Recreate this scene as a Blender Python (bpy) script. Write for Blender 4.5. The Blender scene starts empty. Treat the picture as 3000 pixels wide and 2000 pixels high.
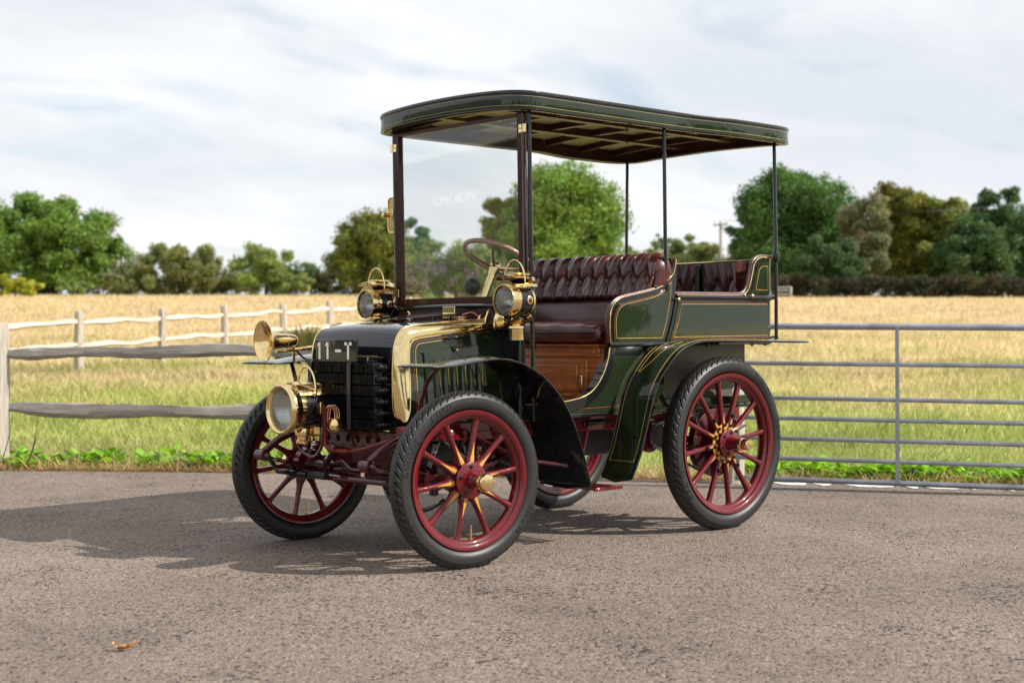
import bpy, bmesh, math, random
import numpy as np
from mathutils import Vector, Matrix
V = Vector
PI = math.pi
random.seed(7)
scene = bpy.context.scene
COL = scene.collection

# ------------------------------------------------------------------ camera
CAM = V((-3.98887, -5.22712, 1.01196))
RR, UU, FF = V((0.7351, -0.6779, -0.0057)), V((0.0091, 0.0014, 1.0)), V((0.6779, 0.7351, -0.0072))
FF.normalize(); RR = (RR - FF * RR.dot(FF)).normalized(); UU = RR.cross(FF)
cam_data = bpy.data.cameras.new('camera')
cam = bpy.data.objects.new('camera', cam_data)
COL.objects.link(cam)
cam.matrix_world = Matrix(((RR.x, UU.x, -FF.x, CAM.x), (RR.y, UU.y, -FF.y, CAM.y), (RR.z, UU.z, -FF.z, CAM.z), (0, 0, 0, 1)))
cam_data.sensor_width = 36.0
cam_data.lens = 4188.0 / 3000 * 36
cam_data.clip_start = 0.05
cam_data.clip_end = 3000
cam_data.dof.use_dof = True
cam_data.dof.focus_distance = 6.5
cam_data.dof.aperture_fstop = 3.3
scene.camera = cam
scene.render.resolution_x = 1024
scene.render.resolution_y = 682

F2 = V((FF.x, FF.y, 0)).normalized()
R2 = V((F2.y, -F2.x, 0))

# ------------------------------------------------------------------ world: sky with a broken cloud cover
SUN_DIR = (R2 * 1.0 - F2 * 0.24).normalized()
SUN_EL = math.radians(38)
world = bpy.data.worlds.new('World')
scene.world = world
world.use_nodes = True
wn, wl = world.node_tree.nodes, world.node_tree.links
wn.clear()
wout = wn.new('ShaderNodeOutputWorld')
sky = wn.new('ShaderNodeTexSky'); sky.sky_type = 'NISHITA'; sky.sun_disc = False
sky.sun_elevation = SUN_EL
sky.sun_rotation = math.atan2(SUN_DIR.x, SUN_DIR.y)
sky.air_density = 1.0; sky.dust_density = 1.0
bg1 = wn.new('ShaderNodeBackground'); bg1.inputs['Strength'].default_value = 0.12
wl.new(sky.outputs[0], bg1.inputs['Color'])
bg2 = wn.new('ShaderNodeBackground'); bg2.inputs['Strength'].default_value = 1.0
geo = wn.new('ShaderNodeTexCoord')
sep = wn.new('ShaderNodeSeparateXYZ'); wl.new(geo.outputs['Generated'], sep.inputs[0])
def wmath(op, a, b=None, c=None):
    n = wn.new('ShaderNodeMath'); n.operation = op
    for i, v in enumerate((a, b, c)):
        if v is None: continue
        if isinstance(v, (int, float)): n.inputs[i].default_value = v
        else: wl.new(v, n.inputs[i])
    return n.outputs[0]
zz = wmath('ADD', wmath('MAXIMUM', sep.outputs[2], 0.0), 0.22)
comb = wn.new('ShaderNodeCombineXYZ')
wl.new(wmath('DIVIDE', sep.outputs[0], zz), comb.inputs[0]); wl.new(wmath('DIVIDE', sep.outputs[1], zz), comb.inputs[1])
mapn = wn.new('ShaderNodeMapping'); mapn.inputs['Rotation'].default_value = (0, 0, math.radians(25)); mapn.inputs['Scale'].default_value = (0.9, 1.5, 1.0)
mapn.inputs['Location'].default_value = (1.3, 0.4, 0.0)
wl.new(comb.outputs[0], mapn.inputs[0])
def wnoise(scale, detail, rough, dist=0.0):
    n = wn.new('ShaderNodeTexNoise'); n.inputs['Scale'].default_value = scale; n.inputs['Detail'].default_value = detail
    n.inputs['Roughness'].default_value = rough; n.inputs['Distortion'].default_value = dist
    wl.new(mapn.outputs[0], n.inputs['Vector']); return n.outputs['Fac']
n1 = wnoise(1.1, 7, 0.5, 0.35)
n2 = wnoise(2.4, 6, 0.5, 0.3)
r1 = wn.new('ShaderNodeValToRGB'); wl.new(n1, r1.inputs[0])
e = r1.color_ramp.elements
e[0].position = 0.34; e[0].color = (0.615, 0.65, 0.70, 1)
e[1].position = 0.66; e[1].color = (0.83, 0.838, 0.85, 1)
m = e.new(0.5); m.color = (0.725, 0.742, 0.77, 1)
wl.new(r1.outputs[0], bg2.inputs['Color'])
r2 = wn.new('ShaderNodeValToRGB'); wl.new(n2, r2.inputs[0])
r2.color_ramp.elements[0].position = 0.28; r2.color_ramp.elements[0].color = (0.45, 0.45, 0.45, 1)
r2.color_ramp.elements[1].position = 0.47; r2.color_ramp.elements[1].color = (1, 1, 1, 1)
wmix = wn.new('ShaderNodeMixShader')
wl.new(r2.outputs[0], wmix.inputs[0]); wl.new(bg1.outputs[0], wmix.inputs[1]); wl.new(bg2.outputs[0], wmix.inputs[2])
wl.new(wmix.outputs[0], wout.inputs[0])

sun_data = bpy.data.lights.new('sun', 'SUN'); sun_data.energy = 4.9; sun_data.angle = math.radians(0.6); sun_data.color = (1.0, 0.95, 0.87)
sun = bpy.data.objects.new('sun', sun_data); COL.objects.link(sun)
sd = V((SUN_DIR.x * math.cos(SUN_EL), SUN_DIR.y * math.cos(SUN_EL), math.sin(SUN_EL)))
sun.rotation_euler = sd.to_track_quat('Z', 'Y').to_euler()
scene.view_settings.view_transform = 'Standard'
scene.view_settings.look = 'None'
scene.view_settings.exposure = 0.36
scene.view_settings.gamma = 1.0

# ------------------------------------------------------------------ helpers: materials
def nt(name):
    m = bpy.data.materials.new(name); m.use_nodes = True
    n = m.node_tree.nodes; return m, n, m.node_tree.links, n['Principled BSDF']
def setp(b, **k):
    for key, v in k.items():
        b.inputs[key.replace('_', ' ')].default_value = v
def add_noise(n, l, scale=5, detail=4, rough=0.5, coord='Object', mapping=None, kind='ShaderNodeTexNoise'):
    tc = n.new('ShaderNodeTexCoord'); t = n.new(kind)
    t.inputs['Scale'].default_value = scale
    if kind == 'ShaderNodeTexNoise':
        t.inputs['Detail'].default_value = detail; t.inputs['Roughness'].default_value = rough
    if mapping:
        mp = n.new('ShaderNodeMapping'); mp.inputs['Scale'].default_value = mapping
        l.new(tc.outputs[coord], mp.inputs[0]); l.new(mp.outputs[0], t.inputs['Vector'])
    else: l.new(tc.outputs[coord], t.inputs['Vector'])
    return t
def ramp(n, l, fac, stops):
    r = n.new('ShaderNodeValToRGB'); l.new(fac, r.inputs[0]); e = r.color_ramp.elements
    while len(e) < len(stops): e.new(0.5)
    for i, (p, c) in enumerate(stops):
        e[i].position = p; e[i].color = (*c, 1) if len(c) == 3 else c
    return r
def bump(n, l, b, h, strength=0.3, dist=0.01):
    bp = n.new('ShaderNodeBump'); bp.inputs['Strength'].default_value = strength; bp.inputs['Distance'].default_value = dist
    l.new(h, bp.inputs['Height']); l.new(bp.outputs[0], b.inputs['Normal']); return bp
def paint(name, col, rough=0.12, coat=1.0, var=0.12, orange=0.02):
    m, n, l, b = nt(name)
    t = add_noise(n, l, 9, 4, 0.6)
    d = tuple(c * (1 - var) for c in col); h = tuple(c * (1 + var) for c in col)
    r = ramp(n, l, t.outputs['Fac'], [(0.35, d), (0.65, h)])
    l.new(r.outputs[0], b.inputs['Base Color'])
    setp(b, Roughness=rough + 0.2, Coat_Weight=coat, Coat_Roughness=rough * 0.25)
    b.inputs['Specular IOR Level'].default_value = 0.08
    t2 = add_noise(n, l, 14, 2, 0.5)
    bp = n.new('ShaderNodeBump'); bp.inputs['Strength'].default_value = orange; bp.inputs['Distance'].default_value = 0.01
    l.new(t2.outputs['Fac'], bp.inputs['Height']); l.new(bp.outputs[0], b.inputs['Coat Normal'])
    return m
def metal(name, col, rough=0.12, var=0.25):
    m, n, l, b = nt(name)
    t = add_noise(n, l, 22, 5, 0.65)
    r = ramp(n, l, t.outputs['Fac'], [(0.3, tuple(c * (1 - var) for c in col)), (0.62, col)])
    l.new(r.outputs[0], b.inputs['Base Color'])
    r2 = ramp(n, l, t.outputs['Fac'], [(0.3, (rough * 1.8,) * 3), (0.7, (rough * 0.7,) * 3)])
    l.new(r2.outputs[0], b.inputs['Roughness'])
    setp(b, Metallic=1.0)
    bump(n, l, b, t.outputs['Fac'], 0.05, 0.004)
    return m
def matte(name, col, rough=0.6, var=0.2, scale=12, bumps=0.2, metallic=0.0):
    m, n, l, b = nt(name)
    t = add_noise(n, l, scale, 6, 0.6)
    r = ramp(n, l, t.outputs['Fac'], [(0.3, tuple(c * (1 - var) for c in col)), (0.7, tuple(c * (1 + var) for c in col))])
    l.new(r.outputs[0], b.inputs['Base Color']); setp(b, Roughness=rough, Metallic=metallic)
    if bumps: bump(n, l, b, t.outputs['Fac'], bumps, 0.005)
    return m

M = {}
M['green'] = paint('green_coach_paint', (0.011, 0.019, 0.007), 0.1)
M['black'] = paint('black_gloss_paint', (0.006, 0.006, 0.007), 0.1)
M['red'] = paint('crimson_wheel_paint', (0.115, 0.005, 0.009), 0.11)
M['darkred'] = paint('maroon_chassis_paint', (0.055, 0.005, 0.008), 0.14)
M['gold'] = paint('gold_line_paint', (0.62, 0.38, 0.09), 0.25, 0.5)
M['yellow'] = paint('yellow_star_paint', (0.56, 0.28, 0.055), 0.25, 0.6)
M['redline'] = paint('red_line_paint', (0.28, 0.06, 0.03), 0.25, 0.5)
M['cream'] = matte('cream_painted_line', (0.5, 0.44, 0.24), 0.4, 0.1, 8, 0)
M['brass'] = metal('polished_brass', (0.92, 0.70, 0.34), 0.085, 0.18)
M['brass_pale'] = metal('pale_brass_sheet', (0.84, 0.66, 0.33), 0.07, 0.12)
M['copper'] = metal('copper', (0.8, 0.42, 0.28), 0.16)
M['steel'] = metal('dull_steel', (0.42, 0.42, 0.43), 0.3)
M['silver'] = metal('silvered_reflector', (0.55, 0.56, 0.55), 0.22, 0.1)
M['blackmetal'] = matte('black_gilled_metal', (0.008, 0.008, 0.009), 0.24, 0.3, 30, 0.1)
M['iron'] = matte('oily_dark_iron', (0.03, 0.027, 0.026), 0.42, 0.5, 25, 0.2)
M['strap'] = matte('grey_black_band', (0.03, 0.03, 0.032), 0.5, 0.2, 20, 0)
M['under'] = matte('grey_brown_underbody_board', (0.10, 0.085, 0.07), 0.35, 0.25, 6, 0.05)
M['brownpaint'] = paint('chocolate_brown_frame_paint', (0.05, 0.017, 0.012), 0.3, 0.4)
M['slat'] = matte('olive_varnished_roof_board', (0.62, 0.53, 0.22), 0.45, 0.12, 7, 0)
M['rubber'] = matte('black_rubber', (0.0135, 0.013, 0.013), 0.46, 0.25, 45, 0.06)
M['white'] = matte('white_sign_paint', (0.82, 0.82, 0.8), 0.5, 0.05, 20, 0)
M['jewel'] = paint('red_glass_jewel', (0.12, 0.01, 0.01), 0.05)
M['dial'] = matte('white_dial_face', (0.75, 0.74, 0.7), 0.3, 0.1, 30, 0)

def leather():
    m, n, l, b = nt('oxblood_leather')
    t = add_noise(n, l, 7, 6, 0.65)
    r = ramp(n, l, t.outputs['Fac'], [(0.3, (0.034, 0.009, 0.009)), (0.55, (0.070, 0.014, 0.013)), (0.78, (0.16, 0.028, 0.018))])
    l.new(r.outputs[0], b.inputs['Base Color'])
    setp(b, Roughness=0.33, Coat_Weight=0.35, Coat_Roughness=0.2)
    v = add_noise(n, l, 26, 6, 0.7); v2 = add_noise(n, l, 190, 3, 0.6)
    a = n.new('ShaderNodeMath'); a.operation = 'MULTIPLY_ADD'; a.inputs[1].default_value = 0.25
    l.new(v2.outputs['Fac'], a.inputs[0]); l.new(v.outputs['Fac'], a.inputs[2])
    bump(n, l, b, a.outputs[0], 0.35, 0.006)
    return m
M['leather'] = leather()
def wood(name, c1, c2, rough=0.2, coat=1.0, mapping=(1.5, 1.5, 22), scale=3.0, bmp=0.02):
    m, n, l, b = nt(name)
    t = add_noise(n, l, scale, 8, 0.65, mapping=mapping)
    t.inputs['Distortion'].default_value = 0.8
    r = ramp(n, l, t.outputs['Fac'], [(0.3, c1), (0.7, c2)])
    l.new(r.outputs[0], b.inputs['Base Color']); setp(b, Roughness=rough + 0.15, Coat_Weight=coat, Coat_Roughness=rough * 0.4)
    if bmp: bump(n, l, b, t.outputs['Fac'], bmp * 10, 0.004)
    return m
M['mahogany'] = wood('varnished_mahogany', (0.15, 0.036, 0.008), (0.50, 0.16, 0.035))
M['rimwood'] = wood('worn_rim_wood', (0.22, 0.12, 0.08), (0.46, 0.28, 0.19), 0.25, 0.6)
M['oak'] = wood('weathered_grey_oak', (0.15, 0.135, 0.12), (0.42, 0.385, 0.34), 0.7, 0, (0.8, 0.8, 20), 7, 0.08)
M['oak_pale'] = wood('bleached_pale_oak', (0.38, 0.33, 0.27), (0.68, 0.61, 0.52), 0.7, 0, (0.8, 0.8, 16), 5, 0.05)
M['oak_post'] = wood('weathered_oak_post', (0.26, 0.225, 0.19), (0.55, 0.49, 0.41), 0.7, 0, (16, 16, 0.9), 5, 0.08)
M['bark'] = wood('grey_brown_bark', (0.05, 0.037, 0.026), (0.13, 0.10, 0.07), 0.8, 0, (9, 9, 1), 3, 0.1)
M['galv'] = matte('galvanised_steel', (0.36, 0.38, 0.41), 0.42, 0.25, 9, 0.1, 0.55)
M['polewood'] = matte('pale_pole_wood', (0.45, 0.42, 0.38), 0.8, 0.2, 6, 0)

def glass(name, tint=(1, 1, 1), boost=1.0, rough=0.0):
    m, n, l, b = nt(name); n.remove(b)
    tr = n.new('ShaderNodeBsdfTransparent'); tr.inputs[0].default_value = (*tint, 1)
    gl = n.new('ShaderNodeBsdfGlossy'); gl.inputs['Roughness'].default_value = rough
    lw = n.new('ShaderNodeLayerWeight'); lw.inputs['Blend'].default_value = 0.5
    p = n.new('ShaderNodeMath'); p.operation = 'POWER'; p.inputs[1].default_value = 5; l.new(lw.outputs['Facing'], p.inputs[0])
    q = n.new('ShaderNodeMath'); q.operation = 'MULTIPLY_ADD'; q.inputs[1].default_value = 0.95 * boost; q.inputs[2].default_value = 0.045 * boost
    l.new(p.outputs[0], q.inputs[0])
    mx = n.new('ShaderNodeMixShader'); l.new(q.outputs[0], mx.inputs[0]); l.new(tr.outputs[0], mx.inputs[1]); l.new(gl.outputs[0], mx.inputs[2])
    l.new(mx.outputs[0], n['Material Output'].inputs[0])
    return m
M['glass'] = glass('window_glass', (0.97, 0.98, 0.975), 1.3)
M['lens'] = glass('lamp_glass', (0.85, 0.87, 0.85), 1.6, 0.02)

# ------------------------------------------------------------------ helpers: meshes
class MB:
    def __init__(s): s.v = []; s.f = []; s.m = []
    def add(s, vs, fs, mi=0, flip=False):
        o = len(s.v); s.v += [tuple(v) for v in vs]
        for f in fs:
            s.f.append(tuple(i + o for i in (reversed(f) if flip else f))); s.m.append(mi)
        return s
    def box(s, c, size, rot=None, mi=0):
        c = V(c); h = V(size) / 2; R = rot or Matrix.Identity(3)
        vs = [c + R @ V((x * h.x, y * h.y, z * h.z)) for x in (-1, 1) for y in (-1, 1) for z in (-1, 1)]
        return s.add(vs, [(0, 1, 3, 2), (4, 6, 7, 5), (0, 4, 5, 1), (2, 3, 7, 6), (0, 2, 6, 4), (1, 5, 7, 3)], mi)
    def tube(s, path, r, n=10, caps=True, mi=0, closed=False, sy=1.0, up=None):
        P = [V(p) for p in path]; N = len(P)
        rs = r if isinstance(r, (list, tuple)) else [r] * N
        def tang(i):
            if closed: return (P[(i + 1) % N] - P[i - 1]).normalized()
            a = P[max(i - 1, 0)]; b = P[min(i + 1, N - 1)]; return (b - a).normalized()
        t = tang(0); u = V(up) if up else (V((0, 0, 1)) if abs(t.z) < 0.9 else V((1, 0, 0)))
        u = (u - t * u.dot(t)).normalized(); vs = []
        for i in range(N):
            t = tang(i); u = (u - t * u.dot(t))
            u = u.normalized() if u.length > 1e-6 else t.orthogonal().normalized()
            w = t.cross(u)
            for k in range(n):
                a = 2 * PI * k / n
                vs.append(P[i] + u * math.cos(a) * rs[i] + w * math.sin(a) * rs[i] * sy)
        fs = []
        for i in range(N if closed else N - 1):
            j = (i + 1) % N
            for k in range(n):
                k2 = (k + 1) % n
                fs.append((i * n + k, i * n + k2, j * n + k2, j * n + k))
        if caps and not closed:
            fs.append(tuple(reversed(range(n)))); fs.append(tuple(range((N - 1) * n, N * n)))
        return s.add(vs, fs, mi)
    def lathe(s, prof, org, axis, n=32, mi=0, caps=True, seg=None):
        # prof: list of (axial, radius)
        org = V(org); ax = V(axis).normalized(); u = ax.orthogonal().normalized() if abs(ax.z) > 0.9 else V((0, 0, 1)).cross(ax).normalized()
        w = ax.cross(u); vs = []; fs = []
        for (a, r) in prof:
            for k in range(n):
                th = 2 * PI * k / n
                vs.append(org + ax * a + (u * math.cos(th) + w * math.sin(th)) * max(r, 1e-5))
        for i in range(len(prof) - 1):
            for k in range(n):
                k2 = (k + 1) % n
                fs.append((i * n + k, i * n + k2, (i + 1) * n + k2, (i + 1) * n + k))
        if caps:
            fs.append(tuple(reversed(range(n)))); fs.append(tuple(range((len(prof) - 1) * n, len(prof) * n)))
        return s.add(vs, fs, mi)
    def prism(s, poly, fn0, fn1, mi=0):
        # poly: 2D points; fn0/fn1 map (a,b)->3D for the two caps
        n = len(poly)
        vs = [fn0(*p) for p in poly] + [fn1(*p) for p in poly]
        fs = [tuple(range(n - 1, -1, -1)), tuple(range(n, 2 * n))] + [(i, (i + 1) % n, n + (i + 1) % n, n + i) for i in range(n)]
        return s.add(vs, fs, mi)
    def grid(s, fn, nu, nv, mi=0, cu=False, cv=False):
        vs = [fn(i / (nu if cu else nu - 1), j / (nv if cv else nv - 1)) for i in range(nu) for j in range(nv)]
        fs = []
        for i in range(nu if cu else nu - 1):
            for j in range(nv if cv else nv - 1):
                i2 = (i + 1) % nu; j2 = (j + 1) % nv
                fs.append((i * nv + j, i2 * nv + j, i2 * nv + j2, i * nv + j2))
        return s.add(vs, fs, mi)
    def sphere(s, c, r, n=14, mi=0, sc=(1, 1, 1)):
        c = V(c)
        return s.grid(lambda u, v: c + V((sc[0] * r * math.sin(PI * v) * math.cos(2 * PI * u), sc[1] * r * math.sin(PI * v) * math.sin(2 * PI * u), sc[2] * r * math.cos(PI * v))), n, n // 2 + 1, mi, cu=True)
    def build(s, name, mats, parent=None, smooth=35, bevel=0, weld=True):
        me = bpy.data.meshes.new(name)
        me.from_pydata(s.v, [], s.f)
        if not isinstance(mats, (list, tuple)): mats = [mats]
        for m in mats: me.materials.append(M[m] if isinstance(m, str) else m)
        if len(mats) > 1: me.polygons.foreach_set('material_index', s.m)
        bm = bmesh.new(); bm.from_mesh(me)
        if weld: bmesh.ops.remove_doubles(bm, verts=bm.verts, dist=1e-5)
        bmesh.ops.recalc_face_normals(bm, faces=bm.faces)
        bm.to_mesh(me); bm.free()
        if smooth:
            me.polygons.foreach_set('use_smooth', [True] * len(me.polygons))
            me.set_sharp_from_angle(angle=math.radians(smooth))
        me.update()
        o = bpy.data.objects.new(name, me); COL.objects.link(o)
        while parent and parent.parent and parent.parent.parent: parent = parent.parent     # thing > part > sub-part, no deeper
        if parent: o.parent = parent
        if bevel:
            b = o.modifiers.new('bevel', 'BEVEL'); b.width = bevel; b.segments = 2; b.limit_method = 'ANGLE'; b.angle_limit = math.radians(40)
        return o
def tag(o, label=None, cat=None, group=None, kind=None):
    if label: o['label'] = label
    if cat: o['category'] = cat
    if group: o['group'] = group
    if kind: o['kind'] = kind
    return o
def empty(name, parent=None, loc=(0, 0, 0)):
    o = bpy.data.objects.new(name, None); COL.objects.link(o); o.location = loc
    o.empty_display_size = 0.1
    if parent: o.parent = parent
    return o
def cr(pts, n=8, closed=False):
    P = [V(p) if len(p) == 3 else V((p[0], p[1], 0)) for p in pts]; N = len(P); out = []
    for i in range(N if closed else N - 1):
        if closed: a, b, c, d = P[i - 1], P[i], P[(i + 1) % N], P[(i + 2) % N]
        else: a, b, c, d = P[max(i - 1, 0)], P[i], P[i + 1], P[min(i + 2, N - 1)]
        for k in range(n):
            t = k / n
            out.append(0.5 * ((2 * b) + (c - a) * t + (2 * a - 5 * b + 4 * c - d) * t * t + (3 * b - a - 3 * c + d) * t ** 3))
    if not closed: out.append(P[-1])
    return out
def cr2(pts, n=8, closed=False): return [(p.x, p.y) for p in cr([(a, b, 0) for a, b in pts], n, closed)]
def rrect(w, h, r, n=5):
    out = []
    for cx, cy, a0 in ((w / 2 - r, h / 2 - r, 0), (-w / 2 + r, h / 2 - r, 90), (-w / 2 + r, -h / 2 + r, 180), (w / 2 - r, -h / 2 + r, 270)):
        for k in range(n + 1):
            a = math.radians(a0 + 90 * k / n); out.append((cx + r * math.cos(a), cy + r * math.sin(a)))
    return out
def text_mesh(txt, size, extrude, spacing=1.0, bold=0.0):
    cu = bpy.data.curves.new('t', 'FONT'); cu.body = txt; cu.size = size; cu.extrude = extrude; cu.align_x = 'CENTER'; cu.align_y = 'CENTER'
    cu.space_character = spacing; cu.offset = bold; cu.resolution_u = 3
    ob = bpy.data.objects.new('t', cu); COL.objects.link(ob)
    dg = bpy.context.evaluated_depsgraph_get(); me = ob.evaluated_get(dg).to_mesh()
    vs = [V(v.co) for v in me.vertices]; fs = [tuple(p.vertices) for p in me.polygons]
    ob.evaluated_get(dg).to_mesh_clear(); bpy.data.objects.remove(ob); bpy.data.curves.remove(cu)
    return vs, fs

# ------------------------------------------------------------------ terrain
PROF = [(-2000, 0), (10.2, 0), (12, 0.0), (16, 0.08), (24, 0.27), (33, 0.62), (45, 1.12), (60, 1.78), (85, 2.8), (110, 3.70), (135, 4.35), (170, 4.8), (2500, 5.2)]
def prof(d):
    for (a, za), (b, zb) in zip(PROF, PROF[1:]):
        if d <= b: return za + (zb - za) * (d - a) / (b - a)
    return PROF[-1][1]
def terrain(x, y):
    q = V((x - CAM.x, y - CAM.y, 0)); d = q.dot(F2); s = q.dot(R2)
    z = prof(d)
    if d > 12: z -= 0.0067 * max(-60, min(60, s)) * min(1, (d - 12) / 98)
    return z
def ds(d, s, z=None):
    p = V((CAM.x, CAM.y, 0)) + F2 * d + R2 * s
    p.z = terrain(p.x, p.y) if z is None else z
    return p
def pxd(px, d, z=None):      # a ground point at distance d in the direction the photograph shows at column px (of 3000)
    return ds(d, (px - 1500) / 4188.0 * d, z)

# ------------------------------------------------------------------ foliage and grass
rng = np.random.default_rng(11)
def fastmesh(name, verts, nper, cols, mat, parent=None):
    """verts (N, nper, 3) -> one mesh of N separate polygons with a colour per polygon"""
    N = verts.shape[0]
    me = bpy.data.meshes.new(name)
    me.vertices.add(N * nper); me.vertices.foreach_set('co', verts.reshape(-1).astype(np.float32))
    me.loops.add(N * nper); me.loops.foreach_set('vertex_index', np.arange(N * nper, dtype=np.int32))
    me.polygons.add(N); me.polygons.foreach_set('loop_start', np.arange(0, N * nper, nper, dtype=np.int32))
    me.update(calc_edges=True)
    ca = me.color_attributes.new('tint', 'FLOAT_COLOR', 'POINT')
    c4 = np.ones((N, nper, 4), dtype=np.float32); c4[:, :, :3] = cols[:, None, :]
    ca.data.foreach_set('color', c4.reshape(-1))
    me.materials.append(mat)
    o = bpy.data.objects.new(name, me); COL.objects.link(o)
    if parent: o.parent = parent
    return o
def leafmat(name, trans=0.35, rough=0.55, spec=0.3):
    m, n, l, b = nt(name)
    a = n.new('ShaderNodeAttribute'); a.attribute_name = 'tint'
    l.new(a.outputs['Color'], b.inputs['Base Color']); setp(b, Roughness=rough); b.inputs['Specular IOR Level'].default_value = spec
    t = n.new('ShaderNodeBsdfTranslucent')
    hs = n.new('ShaderNodeHueSaturation'); hs.inputs['Value'].default_value = 1.35; hs.inputs['Saturation'].default_value = 1.1
    l.new(a.outputs['Color'], hs.inputs['Color']); l.new(hs.outputs[0], t.inputs[0])
    mx = n.new('ShaderNodeMixShader'); mx.inputs[0].default_value = trans
    l.new(b.outputs[0], mx.inputs[1]); l.new(t.outputs[0], mx.inputs[2]); l.new(mx.outputs[0], n['Material Output'].inputs[0])
    return m
M['leaf'] = leafmat('tree_leaves', 0.3)
M['grass'] = leafmat('grass_blades', 0.35, 0.6, 0.2)
def unit(a): return a / np.maximum(np.linalg.norm(a, axis=1, keepdims=True), 1e-6)
def leaves(pos, nrm, size, cols):
    N = len(pos); t = unit(np.cross(nrm, unit(rng.normal(size=(N, 3))))); b = np.cross(nrm, t)
    s = size[:, None] * rng.uniform(0.6, 1.3, (N, 1)); w = s * rng.uniform(0.45, 0.8, (N, 1))
    return np.stack([pos - t * s, pos - b * w + nrm * s * .12, pos + t * s, pos + b * w + nrm * s * .12], axis=1)
def crown_mesh(name, clumps, radii, per, leaf, base, var, parent, flat=0.8):
    P, Nn, S, Cc = [], [], [], []
    hue = np.array(base)
    for c, r in zip(clumps, radii):
        n = int(per * (r / np.mean(radii)) ** 1.6)
        d = unit(rng.normal(size=(n, 3)))
        rad = r * (0.15 + 1.25 * rng.random((n, 1)) ** 0.8)
        P.append(np.array(c) + d * rad * np.array([1, 1, flat])); Nn.append(unit(d + 0.9 * rng.normal(size=(n, 3))))
        S.append(np.full(n, leaf))
        k = hue * rng.uniform(1 - var, 1 + var) * np.array([1 + rng.uniform(-.12, .16), 1, 1 + rng.uniform(-.2, .2)])
        Cc.append(k * rng.uniform(0.7, 1.35, (n, 1)))
    P = np.concatenate(P); Nn = np.concatenate(Nn); S = np.concatenate(S); Cc = np.concatenate(Cc)
    return fastmesh(name, leaves(P, Nn, S, Cc), 4, Cc, M['leaf'], parent)
def tree(name, label, cat, px, top_y, d, half_px, base, var=0.22, n=46, per=330, leaf=0.13, low=0.08, gap=0.0, group=None, lat=None, height=None, hw=None, trunk=True, shape=1.0):
    g = pxd(px, d) if lat is None else ds(d, lat)
    if height is None:
        hor = 969.9 - 0.0057 * (px - 1500)
        ztop = CAM.z + (hor - top_y) / 4188.0 * d; height = ztop - g.z; hw = half_px / 4188.0 * d * 1.1
    root = empty(name, None, g); tag(root, label, cat, group)
    r0 = height * (1 - low) / 2; cz = height - r0
    clumps, radii = [], []; Rm = min(hw, r0)
    nl = max(14, int(n / 2.2))
    for li in range(nl):
        zq = 1 - 2 * (li + .5) / nl; aq = li * 2.39996 + rng.uniform(-.4, .4); hq = math.sqrt(1 - zq * zq)
        if zq < 0: hq = hq ** .4
        k_ = rng.uniform(.50, .76) if li % 4 else rng.uniform(.1, .4)
        rl = Rm * rng.uniform(.22, .38)
        c0 = np.array((math.cos(aq) * hq * hw * k_, math.sin(aq) * hq * hw * k_, cz + zq * r0 * min(.80, k_ + .1)))
        if gap and li % 4 and rng.random() < gap * .35: continue
        for si in range(11):
            dv = unit(rng.normal(size=(1, 3)))[0]; c1 = c0 + dv * rl * rng.uniform(.2, 1.1) * np.array([1, 1, .85])
            clumps.append(tuple(c1)); radii.append(Rm * rng.uniform(.08, .20))
    per = int(per * n * 1.15 / len(clumps))
    crown_mesh('crown', clumps, radii, int(per * 2.3), leaf * .74, base if base in (G_OAK, G_OLIVE, G_DARK) else tuple(c_ * BR for c_ in base), var, root)
    mb = MB(); th = max(0.06, height * 0.032)
    mb.tube([(0, 0, -0.2), (0.02 * height, 0, height * .2), (0, 0.02 * height, height * .4), (0.01, 0, height * 0.62)], [th * 1.3, th, th * .7, th * .15], 9)
    for k in range(7):
        a = k * 2.4; z0 = height * (.22 + .07 * k); L = hw * .34
        mb.tube([(0, 0, z0), (math.cos(a) * L * .5, math.sin(a) * L * .5, z0 + L * .3), (math.cos(a) * L, math.sin(a) * L, z0 + L * .65)], [th * .45, th * .3, th * .07], 6)
    mb.build('trunk', 'bark', root, weld=False)
    return root
G_OAK = (0.140, 0.230, 0.040); G_OLIVE = (0.200, 0.225, 0.075); G_DARK = (0.080, 0.138, 0.044)
BR = 1.85
tree('oak_tree', 'large round dark green oak at the far left edge of the field', 'tree', 150, 548, 112, 235, G_OAK, n=105, per=330, leaf=0.17, low=0.02, gap=.25)
tree('oak_tree', 'dark green oak half out of frame beside the large left oak', 'tree', -60, 575, 116, 130, G_OAK, n=40, per=320, leaf=0.17, low=0.05)
tree('gorse_bush', 'bright yellow green bush at the foot of the left oak', 'bush', 45, 806, 100, 92, (0.20, 0.215, 0.025), n=60, per=300, leaf=0.09, low=0)
tree('bush', 'pale green low bush right of the bright yellow bush', 'bush', 215, 815, 102, 70, (0.12, 0.17, 0.05), n=22, per=220, leaf=0.08)
tree('bush', 'low grey green bush between the left oak and the willow bush', 'bush', 345, 800, 106, 60, G_OLIVE, n=22, per=220, leaf=0.09)
tree('willow_bush', 'broad olive green willow bush between the left oak and the pale tree', 'bush', 515, 703, 108, 142, G_OLIVE, n=70, per=300, leaf=0.11, low=0, var=.3)
tree('bush', 'dark olive bush joining the willow bush and the pale tree', 'bush', 665, 790, 112, 70, G_OLIVE, n=26, per=240, leaf=0.09)
tree('small_tree', 'pale yellow green feathery tree right of the willow bush', 'tree', 780, 703, 108, 88, (0.13, 0.17, 0.045), n=52, per=230, leaf=0.10, low=0, var=.3, gap=.2)
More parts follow.
